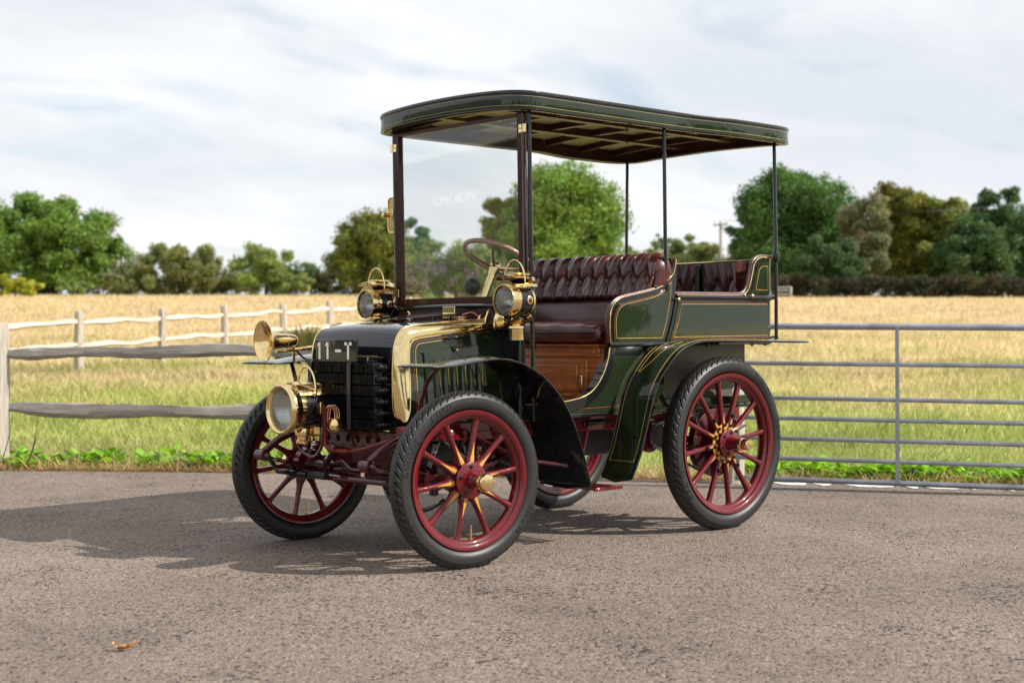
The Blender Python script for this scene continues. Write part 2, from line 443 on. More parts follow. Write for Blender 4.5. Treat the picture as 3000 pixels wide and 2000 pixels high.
tree('bush', 'pale green bush at the right foot of the feathery tree', 'bush', 872, 795, 104, 50, (0.13, 0.16, 0.05), n=24, per=230, leaf=0.09)
tree('small_tree', 'small dark round tree standing alone far beyond the field', 'tree', 911, 750, 150, 34, G_DARK, n=24, per=200, leaf=0.15)
tree('bush', 'brownish dark bush left of the yellow green tree behind the windscreen', 'bush', 962, 785, 112, 66, (0.07, 0.07, 0.035), n=26, per=230, leaf=0.09)
tree('beech_tree', 'yellow tinged dark green tree behind the left windscreen post', 'tree', 1095, 612, 106, 118, (0.095, 0.11, 0.022), n=75, per=300, leaf=0.13, low=0.02, gap=.15, var=.35)
tree('small_tree', 'blue green tree seen through the left part of the windscreen', 'tree', 1225, 610, 130, 55, (0.06, 0.11, 0.05), n=40, per=260, leaf=0.13, low=0.02)
tree('hedge_bush', 'dark green hedge bush behind the purple flowering shrub', 'bush', 1400, 725, 112, 125, G_OLIVE, n=46, per=260, leaf=0.12, low=0)
tree('oak_tree', 'tall light green oak behind the front seat under the roof', 'tree', 1650, 458, 96, 188, (0.085, 0.135, 0.024), n=110, per=300, leaf=0.14, low=0.02, gap=.3, var=.32)
tree('small_tree', 'yellow edged tree seen through the right part of the windscreen', 'tree', 1470, 535, 100, 72, (0.13, 0.14, 0.025), n=44, per=280, leaf=0.13, low=0.02)
for a in ((1880, 715, 122, 72, G_OLIVE, 'olive bush between the two rear roof posts, nearest the light green oak'), (1970, 672, 126, 66, (0.08, 0.12, 0.035), 'round topped green bush just left of the utility pole'),
          (2070, 690, 120, 74, (0.115, 0.13, 0.045), 'yellowish bush standing before the utility pole'), (2190, 700, 118, 78, G_OLIVE, 'olive bush at the left foot of the big right oak'), (2040, 655, 165, 48, G_OAK, 'dark bushy tree far behind the utility pole')):
    tree('bush', a[5], 'bush', a[0], a[1], a[2], a[3], a[4], n=34, per=260, leaf=0.12, low=0)
tree('oak_tree', 'tall dark green oak behind the rear roof post', 'tree', 2325, 462, 108, 158, (0.048, 0.092, 0.022), n=95, per=300, leaf=0.15, low=0.02, gap=.3, var=.3)
tree('oak_tree', 'lower dark green tree at the left shoulder of the big right oak', 'tree', 2215, 585, 112, 78, (0.045, 0.09, 0.022), n=48, per=260, leaf=0.14, low=0.02)
tree('willow_tree', 'grey green drooping willow right of the big dark oak', 'tree', 2530, 540, 102, 80, (0.11, 0.115, 0.055), n=70, per=280, leaf=0.10, low=0, var=.2)
tree('maple_tree', 'yellow green tree with amber tips right of the willow', 'tree', 2640, 520, 106, 105, (0.105, 0.108, 0.018), n=80, per=280, leaf=0.15, low=0.02, var=.45, gap=.15)
tree('maple_tree', 'second yellow green tree further right against the dark wood', 'tree', 2755, 540, 104, 88, (0.092, 0.105, 0.020), n=60, per=280, leaf=0.15, low=0.02, var=.45, gap=.15)
tree('oak_tree', 'tall loose dark tree near the right edge of the photo', 'tree', 2925, 508, 110, 82, (0.04, 0.075, 0.026), n=60, per=230, leaf=0.14, low=0.02, gap=.35)
tree('oak_tree', 'broad dark green tree low between the yellow trees and the edge', 'tree', 2850, 625, 100, 110, (0.042, 0.075, 0.024), n=60, per=280, leaf=0.13, low=0)
tree('oak_tree', 'dark green tree cut off by the right edge of the photo', 'tree', 3030, 600, 102, 100, (0.045, 0.08, 0.03), n=55, per=280, leaf=0.13, low=0)
for (px_, ty_, d_, hw_, lab_) in ((2420, 560, 128, 110, 'dark tree standing behind the big right oak and the willow'), (2600, 590, 130, 120, 'dark tree standing behind the first yellow green tree'), (2800, 600, 130, 120, 'dark tree standing behind the second yellow green tree'), (2960, 590, 130, 110, 'dark tree standing behind the loose tree at the right edge')):
    tree('oak_tree', lab_, 'tree', px_, ty_, d_, hw_, G_DARK, n=60, per=260, leaf=0.15, low=0)
tree('bush', 'dark bush low beneath the willow and the big oak', 'bush', 2440, 690, 98, 120, (0.04, 0.068, 0.024), n=50, per=280, leaf=0.12, low=0)

# the trimmed hedge along the right field edge
h0, h1 = pxd(2290, 97), pxd(3080, 92)
hroot = empty('hedge', None, h0); tag(hroot, 'long low brown and green hedge along the right end of the field', 'hedge')
cl, rd = [], []
for i in range(150):
    t = rng.random(); p = h0.lerp(h1, t); hh = 1.55 + .15 * math.sin(t * 40)
    cl.append((p.x - h0.x + rng.normal() * .25, p.y - h0.y + rng.normal() * .25, terrain(p.x, p.y) - h0.z + rng.uniform(.2, hh - .3))); rd.append(rng.uniform(.32, .52))
cl_g = [c for i, c in enumerate(cl) if i % 3]; cl_b = [c for i, c in enumerate(cl) if i % 3 == 0]
crown_mesh('foliage', cl_g, rd[:len(cl_g)], 330, 0.07, (0.042, 0.052, 0.024), .25, hroot)
crown_mesh('brown_foliage', cl_b, rd[:len(cl_b)], 330, 0.07, (0.075, 0.056, 0.03), .25, hroot)

# low hedgerow filling the foot of the tree line
for (pa, pb_, lab, colr, hh0) in ((-60, 700, 'rough low hedgerow under the trees on the left side of the field', G_OLIVE, 2.7), (690, 1500, 'rough dark hedgerow at the field edge behind the bonnet and windscreen', G_DARK, 2.9), (1480, 2330, 'rough hedgerow at the field edge behind the seats', G_OLIVE, 3.2)):
    a_, b_ = pxd(pa, 114), pxd(pb_, 112); hr_ = empty('hedgerow', None, a_); tag(hr_, lab, 'hedge')
    cl, rd = [], []
    for i in range(110):
        t = rng.random(); p = a_.lerp(b_, t); hh = hh0 * (1 + .35 * math.sin(t * 31 + pa) * math.sin(t * 13))
        cl.append((p.x - a_.x + rng.normal() * .8, p.y - a_.y + rng.normal() * .8, terrain(p.x, p.y) - a_.z + rng.uniform(.1, hh - .3))); rd.append(rng.uniform(.45, .8))
    crown_mesh('foliage', cl, rd, 260, 0.11, colr, .3, hr_)

# buddleia with purple heads behind the windscreen
bud = tree('flowering_shrub', 'loose green shrub with purple flower heads seen through the windscreen', 'shrub', 1335, 690, 62, 175, (0.10, 0.135, 0.045), n=70, per=240, leaf=0.055, low=0, var=.35)
P = []; hw = 175 / 4188 * 62
for i in range(150):
    q = unit(rng.normal(size=(1, 3)))[0]; c = np.array([q[0] * hw, q[1] * hw, 1.3 + abs(q[2]) * 1.5]) * np.array([1, 1, rng.uniform(.55, 1)])
    P.append(c + rng.normal(size=(26, 3)) * np.array([.035, .035, .09]))
P = np.concatenate(P); Cc = np.array((0.24, 0.15, 0.23)) * rng.uniform(.6, 1.5, (len(P), 1))
fastmesh('flower_heads', leaves(P, unit(rng.normal(size=P.shape)), np.full(len(P), .035), Cc), 4, Cc, M['leaf'], bud)

# trees out of frame, to the right of and behind the camera: the varnish of the car mirrors them
for i, (d, lat, h, w) in enumerate(((52, 58, 10, 7), (34, 62, 8.5, 6), (18, 66, 11, 7), (2, 64, 9, 7), (-14, 60, 10, 7), (-32, 52, 10, 8), (-44, 36, 9, 7), (-52, 16, 11, 8), (-54, -6, 9, 7), (-48, -28, 11, 8), (-34, -46, 9, 7))):
    tree('oak_tree', 'tree of the wood that closes the yard behind the photographer', 'tree', 0, 0, d, 0, G_OAK, n=34, per=150, leaf=0.34, low=0.0, lat=lat, height=h * .62, hw=w, group='trees round the yard behind the photographer')

# utility pole with wires
pb = pxd(2113, 118)
up = empty('utility_pole', None, pb); tag(up, 'pale utility pole with short crossarm above the olive bushes', 'utility pole')
ptop = CAM.z + (969.9 - .0057 * 613 - 650) / 4188 * 118 - pb.z
MB().tube([(0, 0, 0), (0, 0, ptop)], [.16, .12], 10).build('pole', 'polewood', up)
ad = (R2 * .9 + F2 * -.35).normalized()
MB().tube([V((0, 0, ptop - .25)) - ad * .60, V((0, 0, ptop - .2)) + ad * .60], .08, 6).build('crossarm', 'polewood', up)
for k in (-.5, 0, .5):
    MB().tube([V((0, 0, ptop - .15)) + ad * k, V((0, 0, ptop + .12)) + ad * k], .06, 6).build('insulator', 'white', up)
for k in (-.5, 0, .5):
    a = V((0, 0, ptop + .1)) + ad * k; b = ds(84, 46) - pb; b.z = ptop + .2
    pts = []
    for i in range(25):
        t = i / 24; q = a.lerp(b + ad * k, t); q.z -= 1.3 * 4 * t * (1 - t) * .5; pts.append(q)
    MB().tube(pts, .008, 4).build('wire', 'steel', up)
# small white field gate far behind the tub
gb = pxd(2296, 96); wg = empty('white_gate', None, gb); tag(wg, 'tiny white gate at the far hedge behind the rear roof post', 'gate')
for k in (-.5, .5): MB().box(R2 * k + V((0, 0, .4)), (.10, .10, .8)).build('gate_post', 'polewood', wg)
for z in (.3, .55, .75): MB().tube([R2 * -.5 + V((0, 0, z)), R2 * .5 + V((0, 0, z))], .035, 6).build('gate_bar', 'polewood', wg)

# ------------------------------------------------------------------ ground, road
def ground_material():
    m, n, l, b = nt('field_ground')
    tc = n.new('ShaderNodeTexCoord')
    vm = n.new('ShaderNodeVectorMath'); vm.operation = 'DOT_PRODUCT'; vm.inputs[1].default_value = tuple(F2)
    l.new(tc.outputs['Object'], vm.inputs[0])
    off = V((CAM.x, CAM.y, 0)).dot(F2)
    mr = n.new('ShaderNodeMapRange'); mr.inputs['From Min'].default_value = off + 11; mr.inputs['From Max'].default_value = off + 24
    l.new(vm.outputs['Value'], mr.inputs['Value'])
    t = add_noise(n, l, 0.33, 6, 0.6); t2 = add_noise(n, l, 3.0, 6, 0.7)
    mt = n.new('ShaderNodeMath'); mt.operation = 'MULTIPLY_ADD'; mt.inputs[1].default_value = 0.9; l.new(t.outputs['Fac'], mt.inputs[0]); l.new(mr.outputs[0], mt.inputs[2])
    r = ramp(n, l, mt.outputs[0], [(0.42, (0.20, 0.25, 0.065)), (0.72, (0.34, 0.33, 0.12)), (1.0, (0.55, 0.44, 0.24)), (1.0, (0.55, 0.44, 0.24))])
    l.new(r.outputs[0], b.inputs['Base Color']); setp(b, Roughness=0.9)
    bump(n, l, b, t2.outputs['Fac'], 0.6, 0.08)
    return m
dsv = [-600, -200, -60, -20, -5, 5, 9, 10.2] + [10.2 + .5 * i for i in range(1, 30)] + [26 + 3 * i for i in range(48)] + [180, 230, 320, 500, 900, 1800]
ssv = [-1500, -700, -300, -150, -90] + [-60 + 5 * i for i in range(25)] + [90, 150, 300, 700, 1500]
mb = MB(); mb.grid(lambda u, v: tuple(ds(dsv[round(u * (len(dsv) - 1))], ssv[round(v * (len(ssv) - 1))])), len(dsv), len(ssv))
gnd = mb.build('ground', ground_material()); tag(gnd, 'grassy field rising gently to the tree line', None, None, 'structure')
if gnd.data.polygons[0].normal.z < 0: gnd.data.flip_normals()

EDGE = [(-60, 12.5), (-12, 11.4), (-3.8, 10.62), (-2.5, 10.43), (-1.0, 10.15), (1.7, 9.55), (3.2, 9.05), (6, 8.2), (14, 6), (60, -6)]
def edge(s):
    for (a, da), (b, db) in zip(EDGE, EDGE[1:]):
        if s <= b: return da + (db - da) * (s - a) / (b - a)
    return EDGE[-1][1]
def asphalt():
    m, n, l, b = nt('worn_asphalt')
    # stones of about 8 mm bound in grey brown binder, with dark pits and a few pale chips
    v = add_noise(n, l, 105, kind='ShaderNodeTexVoronoi'); v2 = add_noise(n, l, 150, kind='ShaderNodeTexVoronoi')
    big = add_noise(n, l, 0.7, 6, 0.65); fine = add_noise(n, l, 260, 4, 0.7); midn = add_noise(n, l, 38, 5, 0.75)
    base = ramp(n, l, big.outputs['Fac'], [(0.32, (0.155, 0.123, 0.102)), (0.68, (0.248, 0.198, 0.164))])
    def mixc(fac, c1, c2, mode='MIX', f=None):
        x = n.new('ShaderNodeMix'); x.data_type = 'RGBA'; x.blend_type = mode
        if fac is not None: l.new(fac, x.inputs[0])
        if f is not None: x.inputs[0].default_value = f
        for s_, c in ((6, c1), (7, c2)):
            if isinstance(c, tuple): x.inputs[s_].default_value = (*c, 1)
            else: l.new(c, x.inputs[s_])
        return x.outputs[2]
    stone = ramp(n, l, v.outputs['Color'], [(0.17, (0.18, 0.18, 0.19)), (0.24, (0.9, 0.9, 0.9)), (0.70, (1.06, 1.05, 1.03)), (0.88, (1.7, 1.65, 1.55))])
    c = mixc(None, base.outputs[0], stone.outputs[0], 'MULTIPLY', 0.9)
    fr = ramp(n, l, fine.outputs['Fac'], [(0.35, (0.72, 0.72, 0.72)), (0.65, (1.22, 1.22, 1.22))])
    c = mixc(None, c, fr.outputs[0], 'MULTIPLY', 0.85)
    pn = add_noise(n, l, 1.9, 5, 0.7); pm = n.new('ShaderNodeMath'); pm.operation = 'MULTIPLY_ADD'; pm.inputs[1].default_value = 0.45; l.new(pn.outputs['Fac'], pm.inputs[0]); l.new(midn.outputs['Fac'], pm.inputs[2])
    pit = ramp(n, l, pm.outputs[0], [(0.61, (1, 1, 1)), (0.64, (0, 0, 0))])
    c = mixc(pit.outputs[0], c, (0.032, 0.028, 0.027))
    # oil stains
    st = add_noise(n, l, 1.1, 8, 0.72); sr = ramp(n, l, st.outputs['Fac'], [(0.62, (0, 0, 0)), (0.72, (0.6, 0.6, 0.6))])
    c = mixc(sr.outputs[0], c, (0.05, 0.043, 0.038))
    l.new(c, b.inputs['Base Color']); setp(b, Roughness=0.85); b.inputs['Specular IOR Level'].default_value = 0.25
    a = n.new('ShaderNodeMath'); a.operation = 'MULTIPLY_ADD'; a.inputs[1].default_value = -0.8; l.new(v.outputs['Distance'], a.inputs[0]); l.new(midn.outputs['Fac'], a.inputs[2])
    bump(n, l, b, a.outputs[0], 0.5, 0.010)
    return m
M['asphalt'] = asphalt()
mb = MB(); sv = [-60, -40, -25, -12] + [-9 + .05 * i for i in range(361)] + [12, 20, 40, 60]
def rd_pt(i, j):
    s = sv[i]; w = 0.03 * math.sin(s * 3.1) + 0.022 * math.sin(s * 9.1) + .018 * math.sin(s * 23 + 1) + .016 * math.sin(s * 57) + random.uniform(-.012, .012)
    return ds(edge(s) + w, s, 0.004) if j else ds(-70, s, 0.004)
vs = [rd_pt(i, j) for i in range(len(sv)) for j in (0, 1)]
mb.add(vs, [(2 * i, 2 * i + 2, 2 * i + 3, 2 * i + 1) for i in range(len(sv) - 1)])
road = mb.build('road', 'asphalt'); tag(road, 'grey brown worn asphalt yard', None, None, 'structure')
if road.data.polygons[0].normal.z < 0: road.data.flip_normals()

# white paint chips under the gate
mb = MB()
for (x0, x1) in ((2275, 2365), (2385, 2432), (2472, 2600), (2625, 2665), (2675, 2770), (2880, 2908), (2795, 2803)):
    n_ = max(3, int((x1 - x0) / 12)); up_, lo_ = [], []
    for i in range(n_ + 1):
        x = x0 + (x1 - x0) * i / n_; s = (x - 1500) / 4188 * 9.3; t = math.sin(PI * i / n_) ** .3
        up_.append(ds(edge(s) - .125 + random.uniform(-.012, .012), s, .0082)); lo_.append(ds(edge(s) - .15 - .11 * t + random.uniform(-.02, .02), s, .0082))
    k = len(up_)
    mb.add(lo_ + up_, [(i, i + 1, k + i + 1, k + i) for i in range(k - 1)])
tag(mb.build('road_marking', matte('chipped_white_paint', (0.7, 0.69, 0.67), .7, .15, 30, .1)), 'broken white painted line along the asphalt under the gate', None, None, 'structure')

# loose grit
mb = MB()
for i in range(3200):
    d = 3.2 + 6.6 * random.random() ** .8; s = random.uniform(-.42, .42) * d; r = random.choice((.0015, .002, .002, .003, .003, .0045))
    if d > edge(s) - .05: continue
    c = ds(d, s, .004 + r * .4); sc = [random.uniform(.6, 1.4) for _ in range(3)]
    vs = [c + V((x * r * sc[0], y * r * sc[1], z * r * sc[2] * .7)) for x, y, z in ((1, 0, 0), (0, 1, 0), (-1, 0, 0), (0, -1, 0), (0, 0, 1), (0, 0, -1))]
    mb.add(vs, [(0, 1, 4), (1, 2, 4), (2, 3, 4), (3, 0, 4), (1, 0, 5), (2, 1, 5), (3, 2, 5), (0, 3, 5)])
tag(mb.build('grit', matte('loose_grit', (0.085, 0.075, 0.07), .9, .9, 55, 0), None, 0, 0, False), 'small loose stones scattered on the asphalt', 'gravel', None, 'stuff')
# dead leaf
def hit(px, py, z=0.0):
    dr = FF + RR * ((px - 1500) / 4188) - UU * ((py - 1000) / 4188); return CAM + dr * ((z - CAM.z) / dr.z)
lf = hit(358, 1905, .006)
dl = empty('dead_leaf', None, lf); tag(dl, 'curled dry brown leaf lying alone on the asphalt', 'leaf')
M['dry'] = matte('dry_leaf', (0.42, 0.20, 0.07), .7, .4, 60, .2)
def lfn(u, v):
    x = -.012 + .055 * u; w = .016 * math.sin(PI * min(1, u * .93 + .05)) * (1 + .25 * math.sin(u * 20)); y = (v - .5) * 2 * w
    p = R2 * x + F2 * y; p.z = .004 + .022 * u ** 3 + abs(v - .5) ** 2 * .05; return p
MB().grid(lfn, 16, 6).build('blade', 'dry', dl, 60)
MB().grid(lambda u, v: R2 * (-.03 + .022 * u) + F2 * ((v - .5) * .022 * (1 - u * .5) + .004 * math.sin(u * 9)) + V((0, 0, .026 - .022 * u + .006 * math.sin(v * 9))), 8, 6).build('curled_lobe', 'dry', dl, 60)
MB().tube([R2 * -.04 + V((0, 0, .002)), R2 * -.02 + V((0, 0, .006)), R2 * .005 + V((0, 0, .005))], .0012, 5).build('stalk', 'dry', dl)

# ------------------------------------------------------------------ grass
def fbm(x, y, s):
    r = 0
    for k, (a, f) in enumerate(((1, 1), (.6, 2.3), (.4, 5.1))):
        r = r + a * np.sin(x * s * f + 1.7 * k + 2.1 * np.sin(y * s * f * .8 + k)) * np.cos(y * s * f * 1.2 + .9 * k + 1.3 * np.sin(x * s * f * .6))
    return r / 2
Fx, Fy, Rx, Ry = F2.x, F2.y, R2.x, R2.y
tz = np.vectorize(lambda x, y: terrain(x, y))
GREEN, STRAW, PALE = np.array((0.400, 0.450, 0.135)), np.array((0.71, 0.57, 0.36)), np.array((0.42, 0.36, 0.13))
def blades(n, d0, d1, smin, smax, h, w, dens=None, greenf=None, lean=1.1, hvar=.6):
    d = d0 + (d1 - d0) * rng.random(n) ** 1.15; s = (smin + (smax - smin) * rng.random(n)) * (d if smax < 1 else 1)
    ed = np.interp(s, [e_[0] for e_ in EDGE], [e_[1] for e_ in EDGE])
    k = d > ed + .02 * np.abs(rng.normal(size=n)); d, s = d[k], s[k]; n = len(d)
    x = CAM.x + Fx * d + Rx * s; y = CAM.y + Fy * d + Ry * s; z = np.interp(d, [q[0] for q in PROF], [q[1] for q in PROF]) - np.where(d > 12, .0067 * np.clip(s, -60, 60) * np.clip((d - 12) / 98, 0, 1), 0)
    tuft = fbm(x, y, 1.3); hh = h(d) * (1 + .45 * tuft) * rng.uniform(1 - hvar, 1 + hvar, n); ww = w(d) * rng.uniform(.6, 1.4, n)
    a = rng.random(n) * 2 * PI; ln = lean * rng.random(n) * hh
    base = np.stack([x, y, z - .01], 1); side = np.stack([Rx + .5 * np.cos(a * 3), Ry + .5 * np.sin(a * 3), 0 * a], 1); side = unit(side)
    tip = base + np.stack([np.cos(a) * ln, np.sin(a) * ln, hh], 1); midp = base * .45 + tip * .55 - np.stack([np.cos(a) * ln, np.sin(a) * ln, 0 * a], 1) * .15
    vt = np.stack([base - side * ww[:, None] * .5, base + side * ww[:, None] * .5, midp + side * ww[:, None] * .4, tip, midp - side * ww[:, None] * .4], 1)
    g = np.clip(greenf(d, s) + .55 * fbm(x, y, .45) + .34 * fbm(x + 31, y, 2.0) + .22 * rng.normal(size=n), 0, 1)[:, None]
    col = (GREEN * g + STRAW * (1 - g)) * rng.uniform(.82, 1.15, (n, 1)) * (1 + .18 * fbm(x + 9, y + 4, .8))[:, None]
    return vt, np.clip(col, 0.01, 1)
gf = lambda d, s: np.interp(d, [10, 11.2, 15, 20, 26, 32, 45], [.95, 1.05, .85, .66, .42, .16, -.18])
A, B = [], []
for args in ((70000, 9.0, 13.5, -.45, .45, lambda d: .06 + 0 * d, lambda d: .006 + 0 * d), (90000, 12, 26, -.42, .42, lambda d: .085 + .004 * (d - 12), lambda d: .008 + .0008 * (d - 12)),
             (150000, 22, 60, -.42, .42, lambda d: .12 + 0 * d, lambda d: .014 + .0006 * (d - 22)), (90000, 55, 112, -.42, .42, lambda d: .15 + 0 * d, lambda d: .045 + 0 * d)):
    v_, c_ = blades(*args, greenf=gf); A.append(v_); B.append(c_)
tag(fastmesh('grass', np.concatenate(A), 5, np.concatenate(B), M['grass']), 'grass of the field, green near the asphalt and dry golden beyond', 'grass', None, 'stuff')
# dry cut straw along the edge of the asphalt
n = 9000; s = rng.uniform(-4.5, 4.2, n); d = np.interp(s, [e_[0] for e_ in EDGE], [e_[1] for e_ in EDGE]) + np.abs(rng.normal(size=n)) * .10 - .03
dens = (fbm(s * 2, s * 0, 1.0) + 1.2) * .5 + rng.random(n) * .4 > .45; s, d = s[dens], d[dens]; n = len(s)
base = np.stack([CAM.x + Fx * d + Rx * s, CAM.y + Fy * d + Ry * s, np.full(n, .006)], 1); a = rng.random(n) * 2 * PI; L = rng.uniform(.03, .13, n)
tip = base + np.stack([np.cos(a) * L, np.sin(a) * L, rng.random(n) ** 2 * L * 1.0], 1); sd_ = unit(np.cross(tip - base, np.array([[0, 0, 1.0]]))) * .003
vt = np.stack([base - sd_, base + sd_, tip + sd_ * .6, tip - sd_ * .6], 1); Cc = np.array((0.55, 0.38, 0.2)) * rng.uniform(.5, 1.3, (n, 1))
tag(fastmesh('straw', vt, 4, Cc, M['grass']), 'dry cut straw lying along the edge of the asphalt', 'straw', None, 'stuff')
# broad leaved weeds along the edge
P, Nn, S, Cc = [], [], [], []
for i in range(380):
    right = i % 2; s0 = rng.uniform(1.6, 4.2) if right else rng.uniform(-4.4, -1.2); d0 = edge(s0) + rng.uniform(.08, .55); c = ds(d0, s0, 0)
    if not right and fbm(np.array([s0 * 3.]), np.array([0.]), 1.0)[0] < -.15: continue
    k = rng.integers(7, 15); hh = rng.uniform(.05, .20)
    if fbm(np.array([s0 * 2.2 + 5]), np.array([1.]), 1.0)[0] < -.35: hh *= .4
    g = np.array((0.24, 0.42, 0.05)) * rng.uniform(.6, 1.35)
    for j in range(k):
        a = rng.random() * 2 * PI; L = rng.uniform(.03, .095); e0 = np.array((c.x, c.y, .0)); out = np.array((math.cos(a), math.sin(a), rng.uniform(.2, 1.1))); out /= np.linalg.norm(out)
        sdv = np.cross(out, (0, 0, 1)); sdv /= np.linalg.norm(sdv); w = L * rng.uniform(.28, .42); b0 = e0 + out * hh * .6 + np.array((0, 0, rng.random() * .03))
        dr = np.array((0, 0, -.25 * L))
        P.append(np.stack([b0, b0 + out * L * .35 + sdv * w, b0 + out * L * .85 + sdv * w * .75 + dr * .4, b0 + out * L * 1.25 + dr, b0 + out * L * .85 - sdv * w * .75 + dr * .4, b0 + out * L * .35 - sdv * w])); Cc.append(g * rng.uniform(.75, 1.25))
tag(fastmesh('weeds', np.array(P), 6, np.array(Cc), M['grass']), 'bright green broad leaved weeds along the edge of the asphalt', 'weeds', None, 'stuff')
# bare brown twigs left of the car
def twigs(name, label, px, d, n, h):
    c = pxd(px, d); r = empty(name, None, c); tag(r, label, 'twigs'); mb = MB()
    for i in range(n):
        o = R2 * random.uniform(-.2, .2) + F2 * random.uniform(-.06, .06); t = R2 * random.uniform(-.6, .6) + F2 * random.uniform(-.3, .3); t.z = 1; L = h * random.uniform(.5, 1.1)
        mb = MB(); mb.tube([o, o + t * L * .5 + R2 * .01, o + t * L], [.005, .004, .002], 5); mb.build('stem', 'bark', r, weld=False)
twigs('cut_stems', 'cluster of dry brown cut stems at the asphalt edge left of the car', 535, 10.55, 14, .13)
twigs('bramble', 'thin brown bramble stem climbing the left fence post', 14, 10.7, 5, .42)
tuss = pxd(905, 26)
tr_ = empty('grass_tussock', None, tuss); tag(tr_, 'green brown grass tussock by the far rail fence behind the horn', 'tussock')
n = 2600; a = rng.random(n) * 2 * PI; r = rng.random(n) ** .6 * .55; base = np.stack([np.cos(a) * r, np.sin(a) * r * .7, 0 * a], 1); L = rng.uniform(.35, .85, n)
tip = base + np.stack([np.cos(a) * L * .45 * r * 1.8, np.sin(a) * L * .3, L * (1 - r * .5)], 1); sv_ = np.stack([Rx + 0 * a, Ry + 0 * a, 0 * a], 1) * .012
Cc = (np.array((0.14, 0.15, 0.05)) * rng.uniform(.6, 1.3, (n, 1)) + np.array((.2, .12, .04)) * (rng.random((n, 1)) < .3))
fastmesh('blades', np.stack([base - sv_, base + sv_, tip + sv_ * .2, tip - sv_ * .2], 1), 4, Cc, M['grass'], tr_)

# ------------------------------------------------------------------ rail fences and gate
def rail(a, b, r, seed, wob=.02, sy=.45, n=26, flip=1):
    rnd = random.Random(seed); pts, rs = [], []
    ph = [rnd.uniform(0, 6) for _ in range(4)]
    for i in range(n + 1):
        t = i / n; p = a.lerp(b, t); p.z += wob * (math.sin(t * 5 + ph[0]) + .5 * math.sin(t * 13 + ph[1])) * math.sin(PI * t) ** .4
        p += F2 * wob * .5 * math.sin(t * 7 + ph[2]); pts.append(p)
        e_ = min(1, .5 + 6 * min(t, 1 - t)); rs.append(r * e_ * (1 + .14 * math.sin(t * 11 + ph[3]) + .07 * rnd.uniform(-1, 1)))
    mb = MB(); mb.tube(pts, rs, 10, sy=sy, up=(0, 0, 1)); ph2 = [rnd.uniform(0, 6) for _ in range(10)]
    for vi, v in enumerate(mb.v):
        i, k = divmod(vi, 10); c = pts[min(i, n)]; af = 2 * PI * k / 10 + .3 + .15 * math.sin(i * .2); f = .86 / max(abs(math.cos(af)), abs(math.sin(af))) ** .9 * (1 + .05 * math.sin(i * .33 + ph2[k]) + .03 * math.sin(i * 1.1 + ph2[-k]) + .035 * rnd.uniform(-1, 1))
        q = c + (V(v) - c) * f; mb.v[vi] = (q.x, q.y, q.z)
    return mb
def post(r, h, seed, n=12, sq=False):
    rnd = random.Random(seed); mb = MB(); w = [1 + .12 * rnd.uniform(-1, 1) for _ in range(n)]
    zs = [-.15, h * .3, h * .6, h * .9, h - .012, h]; k = [1.04, 1, .97, .96, .95, .86]
    vs = [];
    for z, q in zip(zs, k):
        for i in range(n):
            a = 2 * PI * i / n; rr = r * q * w[i] * (1 / max(abs(math.cos(a)), abs(math.sin(a))) ** (.8 if sq else 0.2)) * (.88 if sq else 1)
            vs.append((rr * math.cos(a) + .008 * math.sin(z * 5 + seed), rr * math.sin(a), z + (rnd.uniform(-.01, .01) if z == h else 0)))
    fs = [(i * n + j, i * n + (j + 1) % n, (i + 1) * n + (j + 1) % n, (i + 1) * n + j) for i in range(5) for j in range(n)] + [tuple(range(5 * n, 6 * n))]
    return mb.add(vs, fs)
nf = empty('rail_fence', None, pxd(3, 10.85)); tag(nf, 'grey split rail fence just beyond the asphalt left of and behind the car', 'fence')
npost = [pxd(-985, 11.2, 0), pxd(1, 10.85, 0), pxd(1003, 10.42, 0), pxd(2148, 9.42, 0)]
for i, p in enumerate(npost):
    o = post(.07, (1.08, 1.09, 1.075, 1.12)[i], i + 3, sq=True).build('post', 'oak_post', nf); o.location = p - nf.location
for i in range(3):
    a, b = npost[i] - nf.location, npost[i + 1] - nf.location
    for z0, z1, r, sd2 in (((.875, .85, .047, 5), (.455, .43, .056, 8)) if i == 1 else ((.86, .87, .045, 12), (.47, .455, .05, 14))):
        A_ = a + V((0, 0, z0)); B_ = b + V((0, 0, z1))
        rail(A_, B_, r, sd2 + i, .022, .5, 60).build('rail', 'oak', nf)
ff_ = empty('rail_fence', None, pxd(232, 24)); tag(ff_, 'bleached cleft rail fence running away across the dry grass on the left', 'fence')
fp = [pxd(-62, 21.8), pxd(232, 24), pxd(475, 26.2), pxd(658, 28.4), pxd(830, 30.6), pxd(968, 32.8), pxd(1092, 35), pxd(1200, 37.2)]
for i, p in enumerate(fp):
    o = post(.075, 1.1 + .02 * math.sin(i * 3), i + 20).build('post', 'oak_post', ff_); o.location = p - ff_.location
for i in range(len(fp) - 1):
    for z, sd2 in ((.90, 30), (.52, 50)):
        rail(fp[i] - ff_.location + V((0, 0, z)), fp[i + 1] - ff_.location + V((0, 0, z + .02)), .048, sd2 + i, .022, .8, 24).build('rail', 'oak_pale', ff_)

